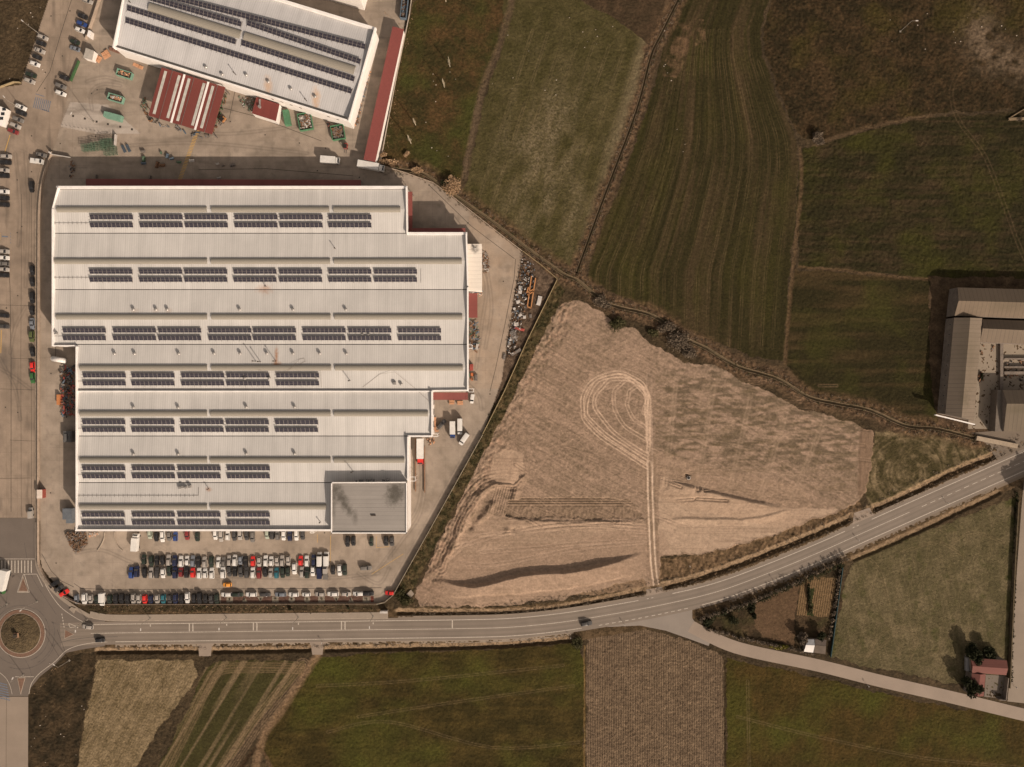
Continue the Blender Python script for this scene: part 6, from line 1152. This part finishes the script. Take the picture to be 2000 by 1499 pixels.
t=thing('billboard','white notice shelter beside the pavement at the end of the planted strip','shelter',W(750,1196)); mb=MB(); a,b=W(742,1198.5,2.2),W(757,1194.5,2.2); mb.box(a.x,a.y,2.0,b.x,b.y,2.2); mb.box(a.x+.1,b.y-.2,0,b.x-.1,b.y-.05,2.0); F(mb,'roof',WHS,root=t); t.name='bus_shelter'
for poly,lab in (([(136,1190),(141,1185),(149,1188),(145,1198)],'pale concrete slab in the scrub beside the bend'),([(794,1160),(803,1152),(809,1160),(803,1167)],'pinkish slab beside the corner of the dirt lot')):
    t=thing('concrete_slab',lab,'slab',W(*poly[0])); poly_prism(poly,-.3,.35,'slab',PAVE,t)
t=thing('concrete_pit','small round concrete pit with a white rim in the dirt lot','pit',W(1345,933)); mb=MB(); p=W(1345,934); mb.tube((p.x,p.y,-.8),(p.x,p.y,.1),.75,.75,14); F(mb,'rim',WHS,root=t); mb=MB(); mb.tube((p.x-.05,p.y+.08,.1),(p.x-.05,p.y+.08,.13),.6,.6,14); F(mb,'opening',TYRE,root=t)  # dark disc on the capped tube paints the shaded hole
t=thing('field_culvert','pale concrete culvert end at the right edge of the upper fields','culvert',W(1985,235)); mb=MB(); mb.bar(W(1968,234),W(2040,231),.9,.7); mb.bar(W(1970,232),W(2010,208),.35,.5); F(mb,'wall',CONC,root=t)
# ---------------------------------------------------------------- trees, hedges, bushes
LF={'dark':leafmat('leaf_dark',(.014,.017,.008),(.034,.034,.016)),'olive':leafmat('leaf_olive',(.036,.036,.016),(.078,.07,.034)),'dry':leafmat('leaf_dry',(.20,.13,.075),(.42,.29,.18)),'twig':leafmat('leaf_twig',(.08,.062,.045),(.17,.135,.10)),'pale':leafmat('bark_pale',(.30,.26,.20),(.52,.45,.36)),'yellow':leafmat('leaf_yellow',(.09,.08,.015),(.16,.14,.03))}
BARK=M('bark',C(96,80,62),.9,var=.3); BARKP=M('bark_pale_trunk',C(188,168,140),.85,var=.2)
def bush(px,py,rx,ry,h,kind,label,name='bush',cat='bush',grp=None,n=None,size=.28):
    t=thing(name,label,cat,W(px,py),group=grp); mb=MB(); rr=random.Random(int(px*7+py)); n=n or int(260*rx*ry*.5+120)
    for _ in range(max(3,int(rx*ry*1.2))): 
        a=rr.uniform(0,6.28); q=rr.uniform(0,.65); c=(rx*q*math.cos(a),ry*q*math.sin(a),h*rr.uniform(.4,.62)); s=rr.uniform(.35,.6); mb.leaves(c,(rx*s,ry*s,h*.45),n//max(3,int(rx*ry*1.2)),size,0,rr,.1)
    link('foliage',mb.mesh('foliage',LF[kind]),t); mb=MB()
    for _ in range(4): a=rr.uniform(0,6.28); mb.tube((0,0,-.2),(rx*.4*math.cos(a),ry*.4*math.sin(a),h*.6),.07,.03,5)
    link('stem',mb.mesh('stem',BARK),t); return t
def tree(px,py,r,h,kind,label,grp=None,n=2600,size=.42):
    t=thing('tree',label,'tree',W(px,py),group=grp); rr=random.Random(int(px+py*3)); mb=MB(); mb.tube((0,0,-.2),(.2,.1,h*.45),.3,.2,8)
    for _ in range(9): a=rr.uniform(0,6.28); e=(r*.6*math.cos(a),r*.6*math.sin(a),h*rr.uniform(.6,.85)); mb.tube((.1,.05,h*rr.uniform(.25,.45)),e,.12,.04,6)
    link('trunk',mb.mesh('trunk',BARK),t); mb=MB(); k=16
    for _ in range(k):
        a=rr.uniform(0,6.28); q=rr.uniform(.1,.72); c=(r*q*math.cos(a),r*q*math.sin(a),h*rr.uniform(.5,.86)); s=rr.uniform(.26,.42)*r; mb.leaves(c,(s,s,s*.9),n//k,size,0,rr,.15)
    link('crown',mb.mesh('crown',LF[kind]),t); return t
def poplar(px,py,h,label):
    t=thing('bare_poplar',label,'tree',W(px,py),group='bare pale poplars in the rough meadow'); rr=random.Random(int(px*3)); mb=MB(); mb.tube((0,0,-.2),(0,0,h),.14,.03,7)
    link('trunk',mb.mesh('trunk',BARKP),t); mb=MB()
    for q in range(46):
        z=h*rr.uniform(.12,.9); a=rr.uniform(0,6.28); L=.13*(h-z)+.35; mb.tube((0,0,z),(L*.5*math.cos(a),L*.5*math.sin(a),z+L*1.6),.035,.012,4)
    link('branches',mb.mesh('branches',BARKP),t); return t
poplar(803,281,11,'tallest bare poplar, nearest to the long red shed'); poplar(812,245,8.5,'bare poplar just above the tallest one'); poplar(868,171,9,'bare poplar in the middle of the rough meadow'); poplar(879,131,9.5,'uppermost bare poplar in the rough meadow'); poplar(871,4,6,'bare poplar at the top edge of the rough meadow')
for x,y,rx,ry,h,k,lab in ((818,335,3.6,1.6,2.2,'dry','tan dry bush on the ditch beside the north east yard corner'),(881,366,4.0,3.8,3.2,'dry','large tan dry bush beside the ditch north of the yard'),(883,347,1.6,2.2,2.2,'dry','small yellowish bush above the large tan bush'),(760,318,4.5,1.6,2.0,'dry','reddish dry bush at the lower end of the long red shed'),(750,302,1.8,1.6,1.8,'dry','small tan bush right of the long red shed end'),(793,304,1.5,1.5,1.6,'dry','round straw coloured bush in the meadow corner'),(872,360,2.5,2.2,2.4,'dark','dark green bush left of the large tan bush'),(1591,266,2.6,2.0,3.0,'twig','dark bush where three fields meet'),(1596,276,2.8,2.0,1.2,'twig','pale twiggy bush below the dark bush where three fields meet'),(1322,664,5.5,4.5,2.6,'twig','large grey bare bush on the bank above the dirt lot'),(1300,640,4.0,3.0,2.2,'twig','grey brown bush beside the winding ditch'),(1346,690,3.0,3.0,2.0,'twig','grey bush right of the large bare bush'),(1203,634,4.0,3.0,2.4,'olive','dark scrub bush above the tip of the dirt lot'),(1175,590,4.0,3.0,1.5,'twig','brown brush beside the ditch junction'),(1272,650,3.0,2.0,1.5,'olive','green bush on the lot side of the ditch'),(792,1172,3.4,2.6,2.0,'olive','green bush at the corner of the yard and the dirt lot'),(780,1156,2.6,2.6,1.6,'olive','round green bush beside the red car corner'),(1128,1256,2.8,2.4,1.6,'olive','green bush where the roadside ditch ends'),(1466,1190,2.4,2.0,2.6,'dark','dark round bush in the triangular garden'),(1472,1204,1.6,1.6,2.0,'dark','smaller dark bush below it in the triangular garden'),(1430,1207,2.2,2.4,3.0,'dark','dark bush left in the triangular garden'),(1383,1216,2.4,1.8,1.4,'dark','dark rubbish grown bush at the garden tip'),(1578,1160,.9,4.6,1.4,'dark','upper green vegetable row in the garden'),(1582,1188,1.0,3.6,1.2,'olive','lower cabbage row in the garden'),(1520,1262,5.0,1.4,1.6,'yellow','yellow green bush at the lower garden edge by the lane'),(1990,232,1.6,1.2,1.0,'twig','brush at the pale culvert end'),(1916,735,.8,1.6,1.6,'dark','dark plant at the courtyard wall of the farm'),(568,1190,.7,.7,1.2,'dark','small dark shrub in the planted strip'),(680,1186,.7,.7,1.2,'dark','second small dark shrub in the planted strip')):
    bush(x,y,rx,ry,h,k,lab)
def hedge(line,wd,h,kind,label,n=900,size=.28,name='hedge'):
    t=thing(name,label,'hedge',W(*line[0])); mb=MB(); rr=random.Random(int(line[0][0])); pts=smooth(line,5); P=[W(*p) for p in pts]; Ls=[(b-a).length for a,b in zip(P[:-1],P[1:])]; tot=sum(Ls); k=int(tot/1.0)
    for q in range(k):
        d=tot*(q+rr.random())/k; i=0
        while i<len(Ls)-1 and d>Ls[i]: d-=Ls[i]; i+=1
        c=P[i]+(P[i+1]-P[i])*min(1,d/Ls[i]); hh=h*rr.uniform(.5,1.15); mb.leaves((c.x+rr.uniform(-.35,.35)*wd,c.y+rr.uniform(-.35,.35)*wd,hh*.5),(wd*.6,wd*.6,hh*.55),n//10,size,0,rr,.1)
    F(mb,'foliage',LF[kind],root=t); return t
hedge([(1366,1213),(1376,1203),(1420,1189),(1480,1168),(1560,1132),(1600,1112),(1652,1092)],1.2,2.6,'twig','tall bare hedge between the main road and the triangular garden',700)
hedge([(1372,1216),(1400,1200),(1480,1172),(1560,1136),(1645,1098)],1.8,3.0,'dark','dark foliage strip added as the shade band behind the bare roadside hedge',700)  # dark leaves put in to stand for the shade band behind the hedge
hedge([(1372,1226),(1440,1244),(1500,1256),(1560,1270),(1590,1276)],1.2,1.8,'twig','brown hedge between the triangular garden and the lane',500)
hedge([(1640,1110),(1630,1180),(1618,1250)],1.0,1.8,'twig','brown hedge strip on the right side of the triangular garden',400)
tree(1884,1334,4.8,6.5,'dark','dark evergreen tree left of the red roofed house'); tree(1890,1270,4.4,6.0,'dark','round dark tree above the red roofed house'); tree(1921,1272,3.0,4.5,'dark','dark tree right above the red roofed house'); tree(1563,1243,2.6,4.6,'twig','bare tree left of the garden shed',n=900); tree(1600,1240,2.0,3.6,'dark','small dark tree behind the garden shed',n=1200)
tree(2046,985,8.0,11.5,'dark','large dark tree whose crown shades the main road at the right edge',n=5000,size=.6); tree(2022,968,5,8,'dark','second large tree at the right edge beside the main road',n=3000,size=.5)
hedge([(1984,960),(1980,1100),(1972,1330)],1.0,1.4,'dark','low dark hedge beside the mossy pasture wall',300)
def brush(lines,kind,label,seed,h=.5,step_=.9,n=9,size=.2):
    rr=random.Random(seed); mb=MB()
    for ln,o0,o1 in lines:
        P=[W(*p) for p in ln]
        for a,b in zip(P[:-1],P[1:]):
            d=b-a; L=d.length
            if L<.01: continue
            nn=Vector((-d.y,d.x,0))/L
            for _ in range(max(1,int(L/step_))):
                o=rr.uniform(o0,o1)*MPP; c=a+d*rr.random()+nn*o
                if rr.random()<.35: continue
                s=rr.uniform(.25,.75); mb.leaves((c.x,c.y,h*.4),(s,s,h*rr.uniform(.4,1)),n,size,0,rr,.0)
    return tag(mb.build('undergrowth',LF[kind]),label,'undergrowth',kind='stuff')
RV=[p for p in ROAD if 210<p[0]<1130]; RV2=[p for p in ROAD if 780<p[0]<2100]
brush([(CH1,3,10),(CH1,-10,-3),(CH2,4,14),(CH2,-14,-4),(RV2,27,31),(RV2,42,52),(RV,-32,-30)],'twig','brown brush and dry stems along the concrete ditches',11,.6,.55)
brush([(CH1,2,7),(CH2,-9,-3),(CH2,3,8),([(1092,560),(1040,665),(985,775),(950,845),(905,930),(850,1035),(790,1155)],-12,12),([(1092,560),(1040,665),(985,775),(950,845),(905,930),(850,1035),(790,1155)],-10,10),([(170,1190),(400,1190),(735,1189)],-8,8)],'olive','olive weeds along ditches, yard wall and planted strip',12,.5,.6)
brush([([(180,1190),(400,1191),(735,1190)],-8,8),([(745,20),(790,60)],0,2),([(742,322),(756,250),(790,70),(812,-40)],-10,-3),([(60,1362),(80,1345),(112,1300)],-3,4),(RV2,33,37)],'dry','straw coloured dry grass in the planted strip and beside the long red shed',13,.45,.8,7,.14)
t=thing('farm_clutter','dark farm machinery and boxes in the courtyard of the farm','machinery',W(1925,735)); mb=MB(); a,b=W(1911,745),W(1918,728); junk(mb,a.x,a.y,b.x,b.y,.1,14,.9,(0,1)); a,b=W(1962,750),W(2000,704); junk(mb,a.x,a.y,b.x,b.y,.1,40,.7,(0,1,2)); a,b=W(1915,690),W(1945,676); junk(mb,a.x,a.y,b.x,b.y,.1,8,.6,(1,2)); F(mb,'pieces',[TYRE,RUST,SCR],root=t)
# seeds of colour: pale stones in the scrub, one object because nobody could count them
mb=MB(); rr=random.Random(3)
for (x0,y0,x1,y1,n) in ((60,1290,185,1490,12),(0,0,90,160,12),(1730,20,1990,120,14),(1110,30,1200,120,8),(830,120,900,330,10),(1290,60,1340,300,8),(960,60,1100,200,8)):
    for _ in range(n):
        p=W(rr.uniform(x0,x1),rr.uniform(y0,y1)); s=rr.uniform(.1,.28); mb.sphere((p.x,p.y,.1),s,s*.8,s*.6,6,4)
tag(mb.build('pale_stones',M('pale_stone',C(186,166,146),.9,var=.3)),'small pale stones and litter scattered over the scrub','stones',kind='stuff')
